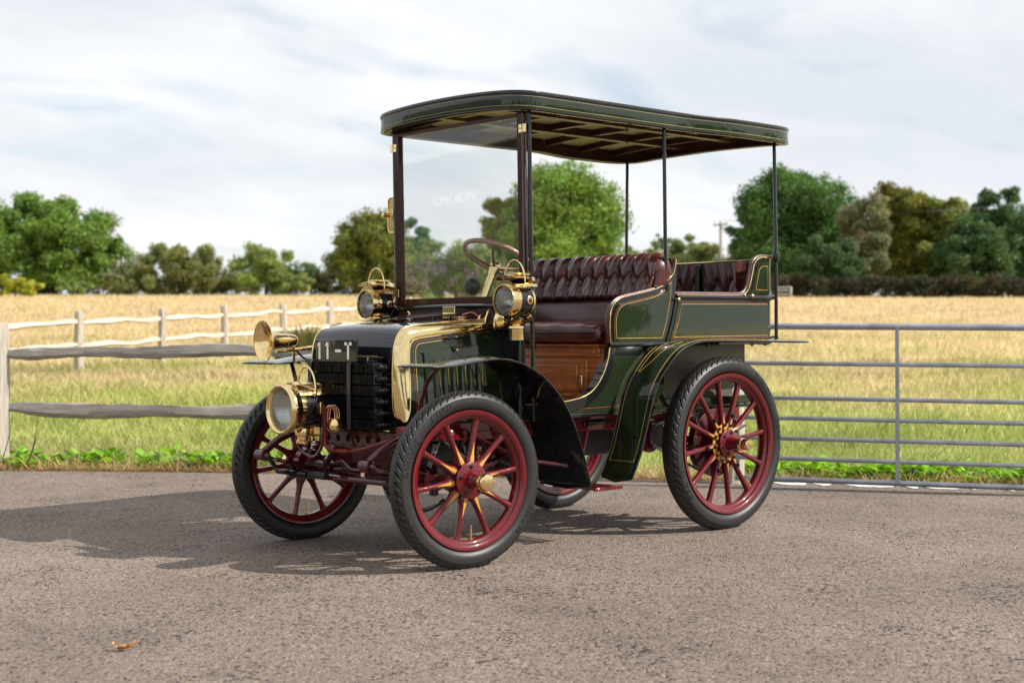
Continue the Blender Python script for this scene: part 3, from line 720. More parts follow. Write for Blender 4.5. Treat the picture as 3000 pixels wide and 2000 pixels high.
g0, g1 = pxd(2152, 9.20, 0), pxd(3400, 8.42, 0)
gt = empty('field_gate', None, g0); tag(gt, 'long galvanised tubular steel field gate beyond the rear wheel', 'gate')
gd = (g1 - g0)
for z0, z1, r in ((1.037, 1.008, .0215), (.80, .776, .0145), (.581, .556, .0145), (.452, .428, .0145), (.323, .30, .0145), (.195, .172, .0145), (.062, .04, .0175)):
    MB().tube([V((0, 0, z0)), gd * .5 + V((0, 0, (z0 + z1) / 2)), gd + V((0, 0, z1))], r, 14).build('bar', 'galv', gt)
for px in (2158, 2652, 3380):
    t = (px - 2152) / (3400 - 2152); p = gd * t
    MB().box(p + V((0, 0, .54)) - F2 * .02, (.024, .006 if px == 2652 else .03, .98), Matrix.Rotation(math.atan2(gd.y, gd.x), 3, 'Z')).build('upright', 'galv', gt, bevel=.002)

# ------------------------------------------------------------------ the showroom off to the left, mirrored in the windscreen
mc = V((2 * .49 - CAM.x, CAM.y, CAM.z))           # the camera mirrored in the glass
def mirrored(px, py, dist):
    dr = FF + RR * ((px - 1500) / 4188) - UU * ((py - 1000) / 4188)
    p = CAM + dr * dist; nn = V((1, 0, .014)).normalized(); return p - nn * (2 * nn.dot(p - V((.492, 0, 1.135))))
PA, PB = mirrored(1400, 571, 55), mirrored(1268, 594, 58.6)
bx = (PB - PA); bx.z = 0; bw = bx.length; bx.normalize(); bn = bx.cross(V((0, 0, 1)))
sign_z = (PA.z + PB.z) / 2
bld = empty('showroom_building', None, V((PA.x, PA.y, 0)) + bx * bw * .5); tag(bld, 'pale metal clad showroom out of frame whose sign is mirrored in the windscreen', 'building')
M['clad'] = matte('pale_metal_cladding', (0.09, 0.105, 0.13), .4, .1, 3, 0)
RB = Matrix((bx, bn, V((0, 0, 1)))).transposed()
mb = MB(); mb.box(V((0, 0, 3.6)) - bn * 6.2, (22, 12, 7.2), RB); mb.build('wall', 'clad', bld)
MB().box(V((0, 0, 7.3)) - bn * 6.15, (22.4, 12.5, .25), RB).build('parapet', 'white', bld)
for k in range(-4, 5):
    MB().box(bx * k * 2.3 + V((0, 0, 1.9)) + bn * -.18, (2.0, .1, 3.2), RB).build('window', paint('showroom_glass_%d' % k, (.03, .04, .05), .05) if k == -4 else bpy.data.materials['showroom_glass_-4'], bld)
tv, tf = text_mesh('VOLVO', 1.0, 0.03, 1.08, 0.02)
xs = [v.x for v in tv]; sc_ = bw / (max(xs) - min(xs))
mb = MB(); mb.add([bx * (v.x * sc_) + V((0, 0, sign_z + v.y * .50)) + bn * (v.z - .02) for v in tv], tf)
mb.build('sign_lettering', 'white', bld, 0)

# ==================================================================== THE CAR
car = empty('vintage_car'); tag(car, 'veteran open tonneau car in dark green with brass lamps, red wheels and a flat roof', 'car')
def part(mb, name, mats, parent=car, **k): return mb.build(name, mats, parent, **k)
N_ = -1.0   # near side is at negative y

# ---------------------------------------------------------------- wheels
def make_wheel(tyre_r, tyre_w, rim_r, nsp, hubcap, txt, side, far=False):
    """built about the origin, axle along y, outer face towards -y*side"""
    w = empty('wheel', car); sg = -side
    N = 720; pts = []
    rt = (tyre_r - rim_r) / 2; rc = rim_r + rt
    nprof = 34; tread_half = tyre_w * .46
    def tp(u, v):
        th = 2 * PI * u; a = 2 * PI * v                     # a=0 outward radially
        ca, sa = math.cos(a), math.sin(a)
        r = rc + rt * (abs(ca) ** .85) * (1 if ca > 0 else -1); y = tyre_w / 2 * (abs(sa) ** .9) * (1 if sa > 0 else -1)
        da = abs((v + .5) % 1 - .5)                           # 0 at crown, .5 at bead
        if da > .42: y *= .82
        if .07 < da < .175:                                  # slanted shoulder notches
            k = (u * 60 + (1 if v < .5 else -1) * (da - .07) * 9 + (0 if v < .5 else .5)) % 1
            if k < .17: r -= .006; y -= .004 * (1 if y > 0 else -1)
        elif da <= .07:
            r += .001
        elif .185 <= da < .21: y += .0012 * (1 if y > 0 else -1)
        return V((math.cos(th) * r, y * 1.0, math.sin(th) * r))
    tb = MB(); tb.grid(tp, N, nprof * 2, cu=True, cv=True)
    ty = tb.build('tyre', 'rubber', w, 50)
    # sidewall lettering and moulding rings
    for (word, a0, dirn, size) in txt:
        vs, fs = text_mesh(word, size, .0020, 1.25, .0004)
        R = rim_r + rt * 1.02; mb = MB(); out = []
        for v in vs:
            ang = math.radians(a0) - dirn * v.x / R * 1.0; rr = R + dirn * v.y
            yy = tyre_w / 2 - (abs((rr - rc) / rt)) ** 3 * .012
            out.append((math.cos(ang) * rr, sg * (yy + v.z * 1.0 + .0002), math.sin(ang) * rr))
        mb.add(out, fs); mb.build('sidewall_lettering', 'rubber', ty, 0)
    # rim: a red painted felloe with lips
    h = tyre_w * .42
    prof = [(-h, rim_r - .002), (-h, rim_r + .006), (-h * .8, rim_r + .006), (-h * .7, rim_r - .010), (h * .7, rim_r - .010), (h * .8, rim_r + .006), (h, rim_r + .006), (h + .002, rim_r - .004), (h * .86, rim_r - .016), (h * .74, rim_r - .020), (h * .60, rim_r - .019), (h * .52, rim_r - .030), (h * .25, rim_r - .036), (-h * .25, rim_r - .036), (-h * .52, rim_r - .030), (-h * .60, rim_r - .019), (-h * .74, rim_r - .020), (-h * .86, rim_r - .016), (-h, rim_r - .002)]
    rb = MB(); rb.lathe(prof, (0, 0, 0), (0, 1, 0), 128, caps=False); rb.build('rim', 'red', w, 50)
    hr = .078 if nsp == 10 else .072; hub_out = .030
    hb = MB(); hb.lathe([(-.07, .03), (-.07, hr * .9), (-hub_out, hr * .98), (0, hr * .5), (hub_out, hr * .98), (hub_out + .008, hr), (hub_out + .012, hr - .006), (hub_out + .014, hr * .5), (hub_out + .022, .034), (hub_out + .05, .029), (hub_out + .085, .027), (hub_out + .086, .01)], (0, 0, 0), (0, sg, 0), 40)
    hb.build('hub', 'red', w, 40)
    nb = 5 if nsp == 10 else 6
    for k in range(nb):
        a = 2 * PI * (k + .3) / nb; c = V((math.cos(a) * hr * .76, sg * (hub_out + .012), math.sin(a) * hr * .76))
        MB().lathe([(0, .0085), (.006, .008), (.010, .004)], c, (0, sg, 0), 10).build('hub_bolt', 'black', w)
    if hubcap == 'round':
        MB().lathe([(hub_out + .083, .028), (hub_out + .086, .036), (hub_out + .094, .039), (hub_out + .118, .038), (hub_out + .126, .034), (hub_out + .130, .02), (hub_out + .131, .004)], (0, 0, 0), (0, sg, 0), 32).build('hub_cap', 'brass', w, 30)
    else:
        hc = MB(); hc.lathe([(hub_out + .08, .026), (hub_out + .084, .036), (hub_out + .098, .036), (hub_out + .099, .030)], (0, 0, 0), (0, sg, 0), 6)
        hc.lathe([(hub_out + .098, .029), (hub_out + .13, .028), (hub_out + .138, .024), (hub_out + .139, .01)], (0, 0, 0), (0, sg, 0), 28); hc.build('hub_cap', 'brass_pale', w, 25)
    r1 = rim_r - .033
    for k in range(nsp):
        a = 2 * PI * (k + (.18 if nsp == 10 else .25)) / nsp - (0 if nsp == 10 else .0); ca, sa = math.cos(a), math.sin(a)
        wmax = math.tan(PI / nsp)
        RS = [hr * .7, hr * .95, hr * 1.15, hr * 1.4, hr * 1.75, hr * 2.2, r1 * .85, r1 * .95, r1]
        WS = [.95 * wmax * hr * .7, .98 * wmax * hr * .95, .90 * wmax * hr * 1.05, .0155, .0132, .0122, .0122, .0138, .0185]
        TS = [.021, .021, .020, .0185, .0165, .0152, .0145, .0155, .0165]
        def spt(r):
            for m_ in range(len(RS) - 1):
                if r <= RS[m_ + 1] + 1e-9: t = (r - RS[m_]) / (RS[m_ + 1] - RS[m_]); return WS[m_] + (WS[m_ + 1] - WS[m_]) * t, TS[m_] + (TS[m_ + 1] - TS[m_]) * t
            return WS[-1], TS[-1]
        sp = MB()
        def spf(u, v):
            r = RS[0] + (r1 - RS[0]) * u; w_, t_ = spt(r); b_ = 2 * PI * v; c_, s_ = math.cos(b_), math.sin(b_)
            ip = w_ * abs(c_) ** .85 * (1 if c_ > 0 else -1); oy = t_ * abs(s_) ** .85 * (1 if s_ > 0 else -1)
            return V((ca * r - sa * ip, oy, sa * r + ca * ip))
        sp.grid(spf, 26, 16, cv=True); s_ = sp.build('spoke', 'red', w, smooth=60)
        if not far:
            # yellow coach-line dart on the spoke face, broad at the hub and running out to a point
            ast = MB(); L1 = hr * 2.1
            def daf(u, v):
                r = hr * .98 + (L1 - hr * .98) * u; w_, t_ = spt(r); ww = min(w_ * .60, .0100) * max(.03, (1 - u)) ** .8; ip = (2 * v - 1) * ww
                oy = t_ * (max(0, 1 - (abs(ip) / w_) ** 2.3)) ** .44
                return V((ca * r - sa * ip, sg * (oy + .0010), sa * r + ca * ip))
            ast.grid(daf, 12, 7); ast.build('star_line', 'yellow', s_, smooth=60)
        if nsp == 12 and not far:
            c = V((math.cos(a) * (hr + .022), sg * .021, math.sin(a) * (hr + .022)))
            MB().lathe([(0, .0095), (.006, .0085), (.011, .004)], c, (0, sg, 0), 10).build('bolt', 'black', s_)
            if k % 2 == 0:
                c = V((math.cos(a) * hr * 2.05, sg * .013, math.sin(a) * hr * 2.05))
                MB().lathe([(0, .012), (.012, .011), (.013, .006), (.018, .005)], c, (0, sg, 0), 8).build('clip_nut', 'black', s_)
    if nsp == 12 and not far:
        MB().lathe([(.013, hr), (.0135, hr + .026), (.0105, hr + .027)], (0, 0, 0), (0, sg, 0), 48, caps=False).build('star_ring', 'yellow', w, 0)
    va = math.radians(-86 if nsp == 10 else -48); c = V((math.cos(va), 0, math.sin(va)))
    MB().lathe([(0, .010), (.008, .010), (.009, .006), (.045, .006), (.047, .0045), (.062, .0045)], c * (rim_r - .034) + V((0, sg * .004, 0)), -c + V((.1, 0, 0)), 10).build('valve', 'brass', w)
    if nsp == 12:
        MB().lathe([(-.09, .17), (-.05, .175), (-.045, .165), (-.045, .05)], (0, 0, 0), (0, sg, 0), 40).build('brake_drum', 'darkred', w)
        cm = MB(); ncog = 44; prof2 = []
        for k in range(ncog * 2): r = .155 if k % 2 else .143; a = PI * k / ncog; prof2.append((r * math.cos(a), r * math.sin(a)))
        cm.prism(prof2, lambda a, b: (a, sg * -.10, b), lambda a, b: (a, sg * -.108, b)); cm.build('sprocket', 'iron', w)
    return w
WB, TR = 1.730, 1.216
STEER = -0.0878
txtF = (('DUNLOP', 160, 1, .036), ('CORD', 118, 1, .036), ('760 x 90', -34, 1, .03))
txtR = (('DUNLOP', 48, 1, .036), ('CORD', 8, 1, .036), ('875 x 105', -152, 1, .032))
fn = make_wheel(.38, .09, .293, 10, 'round', txtF, 1); fn.location = (0, -TR / 2, .38); fn.rotation_euler = (0, 0, STEER)
ff = make_wheel(.38, .09, .293, 10, 'round', (), -1, True); ff.location = (0, TR / 2, .38); ff.rotation_euler = (0, 0, STEER)
rn = make_wheel(.4375, .105, .349, 12, 'hex', txtR, 1); rn.location = (WB, -TR / 2, .4375)
rf = make_wheel(.4375, .105, .349, 12, 'hex', (), -1, True); rf.location = (WB, TR / 2, .4375)

# ---------------------------------------------------------------- chassis
for s in (-1, 1):
    mb = MB(); y = s * .385
    prof = [(-.19, .535), (-.19, .605), (.3, .607), (1.0, .600), (2.12, .600), (2.12, .535), (1.0, .530), (.3, .525), (-.05, .535)]
    mb.prism(prof, lambda a, b: (a, y - s * .02, b), lambda a, b: (a, y + s * .02, b)); part(mb, 'side_rail', 'red', bevel=.004)
    MB().tube([(.0, y + s * .022, .565), (2.0, y + s * .022, .562)], .0015, 4).build('coach_line', 'black', car)
    # front dumb iron reaching to the spring eye
    yy = s * .40
    MB().tube(cr([(.02, yy, .575), (-.14, yy, .565), (-.27, yy, .52), (-.36, yy, .462)], 6), [.022] * 6 + [.02] * 6 + [.018] * 7, 12).build('dumb_iron', 'darkred', car)
    MB().lathe([(-.035, .012), (-.03, .026), (.03, .026), (.035, .012)], (-.372, yy, .449), (0, 1, 0), 16).build('spring_eye', 'darkred', car)
    MB().lathe([(-.05, .009), (.05, .009)], (-.372, yy, .449), (0, 1, 0), 10).build('eye_bolt', 'steel', car)
    for (x0, x1, z0, zc, nm) in ((-.372, .42, .449, .385, 'front'), (1.28, 2.16, .50, .43, 'rear')):
        lf_ = MB()
        for k in range(5):
            t0 = .5 - .5 * (1 - k * .17); t1 = 1 - t0
            xa, xb = x0 + (x1 - x0) * t0, x0 + (x1 - x0) * t1; pts = []
            for i in range(15):
                t = t0 + (t1 - t0) * i / 14; z = z0 + (zc - z0) * (1 - (2 * t - 1) ** 2) - k * .009
                pts.append((x0 + (x1 - x0) * t, yy, z))
            for i in range(14):
                (a, _, za), (b, _, zb) = pts[i], pts[i + 1]
                lf_.add([(a, yy - .022, za - .004), (a, yy + .022, za - .004), (a, yy + .022, za + .003), (a, yy - .022, za + .003), (b, yy - .022, zb - .004), (b, yy + .022, zb - .004), (b, yy + .022, zb + .003), (b, yy - .022, zb + .003)],
                        [(0, 1, 5, 4), (1, 2, 6, 5), (2, 3, 7, 6), (3, 0, 4, 7)] + ([(0, 3, 2, 1)] if i == 0 else []) + ([(4, 5, 6, 7)] if i == 13 else []))
        part(lf_, 'leaf_spring', 'darkred', smooth=0)
        xm = (x0 + x1) / 2
        MB().box((xm, yy, zc - .028), (.09, .06, .045)).build('spring_pad', 'darkred', car, bevel=.005)
# front cross member with lightening holes (plate standing under the radiator)
mb = MB(); hx = -.175; holes = [-.30 + .075 * k for k in range(9)]
W0, W1, Z0, Z1 = -.36, .36, .505, .565
ring = [(W0, Z0), (W1, Z0), (W1, Z1), (W0, Z1)]
# tile the plate in cells, each with a round hole
cells = [W0] + [(a + b) / 2 for a, b in zip(holes, holes[1:])] + [W1]
for i, hy in enumerate(holes):
    a, b = cells[i], cells[i + 1]; ns = 16; zc_ = (Z0 + Z1) / 2; outer = []; inner = []
    for k in range(ns):
        th = 2 * PI * (k + .5) / ns; c_, s_ = math.cos(th), math.sin(th)
        ty_ = (b - hy) if c_ > 0 else (hy - a); f_ = min(abs(ty_ / c_) if abs(c_) > 1e-6 else 9, abs((Z1 - zc_) / s_) if abs(s_) > 1e-6 else 9)
        outer.append((hy + c_ * f_, zc_ + s_ * f_)); inner.append((hy + c_ * .0165, zc_ + s_ * .0165))
    vs = [(hx, y, z) for y, z in outer] + [(hx, y, z) for y, z in inner] + [(hx + .008, y, z) for y, z in inner]
    mb.add(vs, [(k, (k + 1) % ns, ns + (k + 1) % ns, ns + k) for k in range(ns)] + [(ns + k, ns + (k + 1) % ns, 2 * ns + (k + 1) % ns, 2 * ns + k) for k in range(ns)])
mb.box((hx + .03, 0, Z1 + .004), (.07, .72, .006)); mb.box((hx + .03, 0, Z0 - .004), (.07, .72, .006))
part(mb, 'front_cross_member', 'darkred', smooth=30)
MB().box((hx + .07, 0, .535), (.01, .7, .055)).build('inner_plate', 'iron', car)
# maroon engine pan hanging below
mb = MB(); mb.prism([(-.14, .50), (.42, .50), (.42, .36), (.1, .35), (-.08, .40)], lambda a, b: (a, -.26, b), lambda a, b: (a, .26, b)); part(mb, 'engine_pan', 'darkred', bevel=.02)
mb = MB(); mb.box((.25, .0, .47), (.5, .56, .1)); mb.box((1.1, 0, .46), (.8, .5, .14)); mb.box((.75, -.12, .38), (.28, .2, .12)); part(mb, 'gearbox', 'iron', bevel=.02)
for (x, y, z, r, L) in ((.05, -.2, .33, .05, .2), (.42, -.26, .37, .07, .07), (.30, -.3, .47, .035, .1), (.6, .12, .36, .08, .3)):
    MB().lathe([(0, r * .6), (.01, r), (L - .01, r), (L, r * .6)], (x, y, z), (0, 1, 0), 20).build('crank_case', 'iron', car)
# axles
mb = MB(); mb.tube([(.0, -.56, .385), (.0, -.44, .37), (.0, -.36, .345), (.0, .36, .345), (.0, .44, .37), (.0, .56, .385)], .021, 12); part(mb, 'front_axle', 'darkred')
MB().tube([(WB, -.56, .4375), (WB, .56, .4375)], .028, 12).build('rear_axle', 'darkred', car)
MB().tube([(-.115, -.53, .345), (-.115, .53, .335)], .0135, 10).build('tie_rod', 'darkred', car)
for s in (-1, 1):
    MB().tube([(0, s * .545, .385), (-.05, s * .54, .36), (-.115, s * .53, .343)], .014, 8).build('steering_arm', 'darkred', car)
    MB().lathe([(-.03, .012), (-.025, .02), (.03, .02), (.035, .012)], (-.115, s * .53, .343), (0, 0, 1), 12).build('ball_joint', 'black', car)
    MB().lathe([(-.06, .02), (-.055, .028), (.055, .028), (.06, .02)], (0, s * .55, .385), (0, 0, 1), 14).build('king_pin', 'darkred', car)
MB().tube([(-.115, .36, .34), (-.16, .36, .345), (-.24, .47, .36), (-.28, .50, .44)], .012, 8).build('drag_link', 'black', car)
MB().tube([(-.14, .22, .345), (-.14, .40, .345)], .017, 12).build('leather_gaiter', 'strap', car)
MB().tube([(-.10, .34, .34), (-.13, .14, .50)], .016, 8).build('radius_rod', 'darkred', car)
MB().tube([(-.1, -.3, .50), (-.08, -.1, .38), (-.08, .1, .38), (-.1, .3, .5)], .012, 8).build('cross_rod', 'darkred', car)
MB().tube(cr([(.05, .05, .34), (.05, -.02, .24), (.06, -.12, .2), (.08, -.25, .215), (.1, -.34, .26)], 6), .010, 8).build('exhaust_hose', 'black', car)
# cream plug under the pan
MB().lathe([(0, .008), (.012, .016), (.03, .014), (.034, .004)], (-.09, .0, .345), (0, 0, 1), 12).build('drain_plug', 'copper', car)
# near side engine-room bits seen between the spokes
for k in range(14):
    rr_ = random.Random(k); x = -.05 + .045 * k; y = -.30 - .05 * rr_.random(); z = .38 + .14 * rr_.random()
    MB().tube([(x, y, z), (x + rr_.uniform(-.06, .06), y - .02, z + rr_.uniform(-.12, .12)), (x + rr_.uniform(-.1, .1), y + .03, z + rr_.uniform(-.1, .1))], rr_.choice((.006, .009, .013)), 7).build('linkage_rod', rr_.choice(('iron', 'darkred', 'steel', 'iron')), car)
for (x, z, r, m_) in ((.08, .565, .016, 'steel'), (.16, .565, .018, 'darkred'), (.92, .565, .012, 'black')):
    MB().lathe([(0, r), (.014, r * .9), (.02, r * .4)], (x, -.406, z), (0, -1, 0), 12).build('rivet', m_, car)
MB().tube([(.93, -.42, .565), (.97, -.43, .57), (1.08, -.43, .572)], .012, 8).build('brake_bracket', 'black', car)
# coil spring and brake linkage behind the near front wheel
sp_ = [(.29 + .012 * math.cos(t * .8), -.36 + .012 * math.sin(t * .8), .40 + t * .0011) for t in range(90)]
MB().tube(sp_, .003, 5).build('coil_spring', 'copper', car)
MB().lathe([(-.01, .03), (0, .05), (.01, .05), (.02, .03)], (.22, -.42, .37), (0, -1, 0), 22).build('pulley', 'iron', car)
# countershaft sprocket, chain, brake linkage ahead of the rear wheel
for s in (-1, 1):
    sm = MB(); nc = 18; pf = []
    for k in range(nc * 2): r = .062 if k % 2 else .052; a = PI * k / nc; pf.append((1.36 + r * math.cos(a), .49 + r * math.sin(a)))
    sm.prism(pf, lambda a, b: (a, s * .50, b), lambda a, b: (a, s * .508, b)); part(sm, 'countershaft_sprocket', 'iron')
    MB().lathe([(0, .085), (.006, .085), (.01, .02)], (1.33, s * .46, .49), (0, s, 0), 28).build('sprocket_cover', 'red', car)
    ch = MB(); R1, R2_ = .062, .155; c1, c2 = V((1.36, 0, .49)), V((WB, 0, .4375)); dd = (c2 - c1); Ld = dd.length; ang = math.atan2(dd.z, dd.x); al = math.asin((R2_ - R1) / Ld)
    loop = []
    for i in range(12): a = ang + PI / 2 + al + (PI - 2 * al) * i / 11; loop.append(c1 + V((math.cos(a), 0, math.sin(a))) * R1)
    for i in range(24): a = ang - PI / 2 - al + (PI + 2 * al) * i / 23; loop.append(c2 + V((math.cos(a), 0, math.sin(a))) * R2_)
    cum = [0]; 
    for i in range(len(loop)): cum.append(cum[-1] + (loop[(i + 1) % len(loop)] - loop[i]).length)
    n_l = int(cum[-1] / .019)
    for k in range(n_l):
        s0 = cum[-1] * k / n_l; i = max(j for j in range(len(loop)) if cum[j] <= s0); t = (s0 - cum[i]) / (cum[i + 1] - cum[i]); a = loop[i]; b = loop[(i + 1) % len(loop)]; p = a.lerp(b, t); dr = (b - a).normalized()
        up = V((-dr.z, 0, dr.x)); th = .013 if k % 2 else .010
        ch.box(p + V((0, s * .504, 0)), (.021, .010 if k % 2 else .016, th), Matrix((dr, V((0, 1, 0)), up)).transposed())
    part(ch, 'drive_chain', 'steel', smooth=0)
    MB().tube([(1.36, s * .5, .49), (1.36, s * .3, .49)], .02, 10).build('countershaft', 'darkred', car)
    MB().tube([(1.36, s * .44, .45), (WB, s * .44, .41)], .014, 8).build('radius_bar', 'darkred', car)
    MB().tube(cr([(1.98, s * .43, .56), (2.05, s * .43, .52), (2.02, s * .43, .46), (1.95, s * .43, .45)], 5), .014, 8).build('spring_shackle', 'darkred', car)
for (x, y, z) in ((1.42, -.36, .56), (1.46, -.33, .5), (1.5, -.38, .44), (1.40, -.3, .42)):
    MB().box((x, y, z), (.05, .05, .06)).build('brake_block', 'iron', car, bevel=.006)
# step
mb = MB()
for k in range(6): mb.box((.84 + .03 * k, -.44, .268), (.012, .28, .012))
mb.box((.915, -.575, .268), (.19, .012, .016)); mb.box((.915, -.30, .268), (.19, .012, .016)); part(mb, 'step_tread', 'red', bevel=.002)
for x in (.86, .97): MB().tube([(x, -.31, .27), (x, -.345, .42), (x, -.38, .54)], .011, 8).build('step_bracket', 'red', car)
# exhaust silencer (long dark cylinder below the floor)
MB().lathe([(0, .03), (.01, .06), (.5, .06), (.51, .03)], (.72, .2, .37), (1, 0, 0), 24).build('silencer', 'iron', car)
# ---------------------------------------------------------------- mudguards
def resample(path, n):
    P = [V((p[0], p[1], 0)) for p in path]; L = [0]
    for a, b in zip(P, P[1:]): L.append(L[-1] + (b - a).length)
    out = []
    for i in range(n):
        s = L[-1] * i / (n - 1); j = max(k for k in range(len(P) - 1) if L[k] <= s + 1e-9); t = (s - L[j]) / max(1e-9, L[j + 1] - L[j]); out.append(P[j].lerp(P[j + 1], min(1, t)))
    return out
def mudguard(name, xz, side, yo, yi, tip0, tip1, crown, stripes=True, border=.14, D_line=False, yi_in=0.0):
    """xz: centre line; yo/yi: outer and inner |y|; tip0/tip1: length of rounded ends"""
    n = 90; P = resample(cr2(xz, 8), n); Ls = [0]
    for a, b in zip(P, P[1:]): Ls.append(Ls[-1] + (b - a).length)
    T = Ls[-1]
    def frame(i):
        t = (P[min(i + 1, n - 1)] - P[max(i - 1, 0)]).normalized(); nn = V((-t.y, t.x, 0))
        if nn.y < 0 and abs(nn.y) > abs(nn.x): nn = -nn
        return nn
    nrm = []; prev = None
    for i in range(n):
        k = frame(i)
        if prev is not None and k.dot(prev) < 0: k = -k
        nrm.append(k); prev = k
    if nrm[n // 2].y < 0: nrm = [-k for k in nrm]
    def yfun(i):
        s = Ls[i]; w0 = 1; c = 0
        if s < tip0: w0 = math.sqrt(max(0, 1 - (1 - s / tip0) ** 2.2))
        if T - s < tip1: w0 = min(w0, max(0, 1 - (1 - (T - s) / tip1) ** 3) ** .5)
        return max(.02, w0)
    yc_, hw_ = (yo + yi) / 2, (yo - yi) / 2
    def surf(i, q, off):            # q in -1..1 across
        w = yfun(i); tt = max(0, min(1, (Ls[i] / T - .30) / .40)); ye = yi - yi_in * (3 * tt * tt - 2 * tt ** 3); y = (yo + ye) / 2 + (yo - ye) / 2 * w * q
        c = crown * (1 - q * q) * w
        return V((P[i].x + nrm[i].x * (c + off), side * y, P[i].y + nrm[i].y * (c + off)))
    m = 14; mb = MB(); vs = []; fs = []; mi = []
    qs = [-1, -1 + border, -1 + border + .001] + [-.8 + 1.6 * k / 6 for k in range(1, 6)] + [1 - border - .001, 1 - border, 1]
    qs = sorted(set(qs)); m = len(qs)
    for i in range(n):
        for q in qs: vs.append(surf(i, q, .002))
    for i in range(n):
        for q in qs: vs.append(surf(i, q, -.002))
    o = n * m
    for i in range(n - 1):
        for j in range(m - 1):
            a = i * m + j; black = abs((qs[j] + qs[j + 1]) / 2) > 1 - border
            fs.append((a, a + 1, a + m + 1, a + m)); mi.append(1 if black else 0)
            fs.append((o + a, o + a + m, o + a + m + 1, o + a + 1)); mi.append(1)
    for i in range(n - 1):
        for j in (0, m - 1):
            a = i * m + j; fs.append((a, a + m, o + a + m, o + a)); mi.append(1)
    for j in range(m - 1):
        for i in (0, n - 1):
            a = i * m + j; fs.append((a, o + a, o + a + 1, a + 1)); mi.append(1)
    mb.v = [tuple(v) for v in vs]; mb.f = fs; mb.m = mi
    g = mb.build(name, ['green', 'black'], car, smooth=50)
    for q in (-1, 1):
        MB().tube([surf(i, q, 0) for i in range(0, n)], .0042, 8).build('beaded_edge', 'black', g)
    if stripes:
        b = border + .10
        for q in (-1 + b, 1 - b):
            MB().tube([surf(i, q, .0022) for i in range(9, n - 5)], .0008, 5).build('gold_line', 'gold', g)
        if D_line:
            pts = [(.545, .0), (.565, -.30), (.60, -.44), (.65, -.50), (.70, -.48), (.66, -.1), (.60, .18), (.555, .36), (.545, .0)]
            MB().tube([surf(int(t * n), q, .0022) for t, q in cr2(pts, 4)], .0008, 5).build('gold_line', 'gold', g)
        for i in (9, n - 6):
            MB().tube([surf(i, (-1 + b) + (2 - 2 * b) * k / 8, .0022) for k in range(9)], .0008, 5).build('gold_line', 'gold', g)
    return g
FFP = [(-.335, .868), (-.27, .866), (-.155, .867), (-.035, .882), (.088, .892), (.182, .886), (.279, .859), (.377, .809), (.477, .719), (.545, .623), (.600, .508), (.640, .40), (.676, .285)]
RFP = [(2.40, .943), (2.28, .947), (2.0, .952), (1.584, .957), (1.421, .950), (1.294, .912), (1.18, .818), (1.108, .718), (1.057, .573), (1.015, .45), (.985, .39), (.935, .30)]
for s in (-1, 1):
    g = mudguard('front_mudguard', FFP, s, .70, .50, .13, .035, .014, stripes=False, yi_in=.14)
    MB().tube(cr([(-.10, s * .42, .56), (-.12, s * .44, .66), (-.12, s * .50, .80), (-.10, s * .56, .865)], 6), .010, 10).build('stay', 'darkred', g)
    MB().tube([(.18, s * .40, .56), (.36, s * .58, .44), (.60, s * .62, .40)], .009, 8).build('stay', 'darkred', g)
    for x in (-.10, -.05): MB().lathe([(0, .008), (.012, .008), (.013, .004)], (x, s * .57, .872), (0, 0, -1), 6).build('stay_nut', 'black', g)
    # underside inner valance closing the guard to the chassis
    g = mudguard('rear_mudguard', RFP, s, .70, .50, .10, .035, .012, border=.13, D_line=True)
    MB().tube(cr([(1.30, s * .48, .60), (1.33, s * .52, .75), (1.37, s * .55, .935)], 5), .009, 8).build('stay', 'darkred', g)
    MB().tube([(1.7, s * .60, .945), (1.95, s * .60, .944), (2.12, s * .60, .940)], .008, 6).build('stay', 'black', g)
    for x in (1.62, 1.98, 2.09): MB().lathe([(0, .009), (.014, .009), (.015, .004)], (x, s * .6, .943), (0, 0, -1), 6).build('stay_nut', 'black', g)
    for (x, z, q) in ((1.03, .50, .54), (1.03, .50, .66)): MB().lathe([(0, .008), (.005, .007), (.007, .003)], (x - .008, s * q, z + .01), (-1, 0, .35), 12).build('rivet', 'black', g)
    # curved inner gold panel line high on the near guard
    if False:
        pts = [(1.118, -.56, .735), (1.145, -.60, .79), (1.20, -.64, .85), (1.30, -.655, .925), (1.345, -.63, .942), (1.24, -.575, .885), (1.165, -.545, .815), (1.118, -.56, .735)]
        MB().tube([V(p) + V((-.012, 0, .012)) for p in pts], .0012, 5).build('gold_line', 'gold', g)
# front fender inner aprons (dark sheet between guard and bonnet)
for s in (-1, 1):
    mb = MB(); poly = cr2([(.10, .86), (.20, .83), (.30, .76), (.37, .68), (.43, .57), (.45, .54)], 4) + [(.02, .54), (.02, .6)]
    # narrow splash plate along the frame only
    mb.prism([(-.10, .54), (.46, .54), (.46, .62), (-.10, .62)], lambda a, b: (a, s * .345, b), lambda a, b: (a, s * .352, b)); part(mb, 'splash_plate', 'black')

# ---------------------------------------------------------------- bonnet, brass edging, dashboard
prof_top = cr2([(-.150, .60), (-.158, .72), (-.155, .88), (-.143, .965), (-.110, 1.018), (-.04, 1.040), (.10, 1.052), (.30, 1.062), (.45, 1.068)], 7)
bon = empty('bonnet', car)
yb = .305
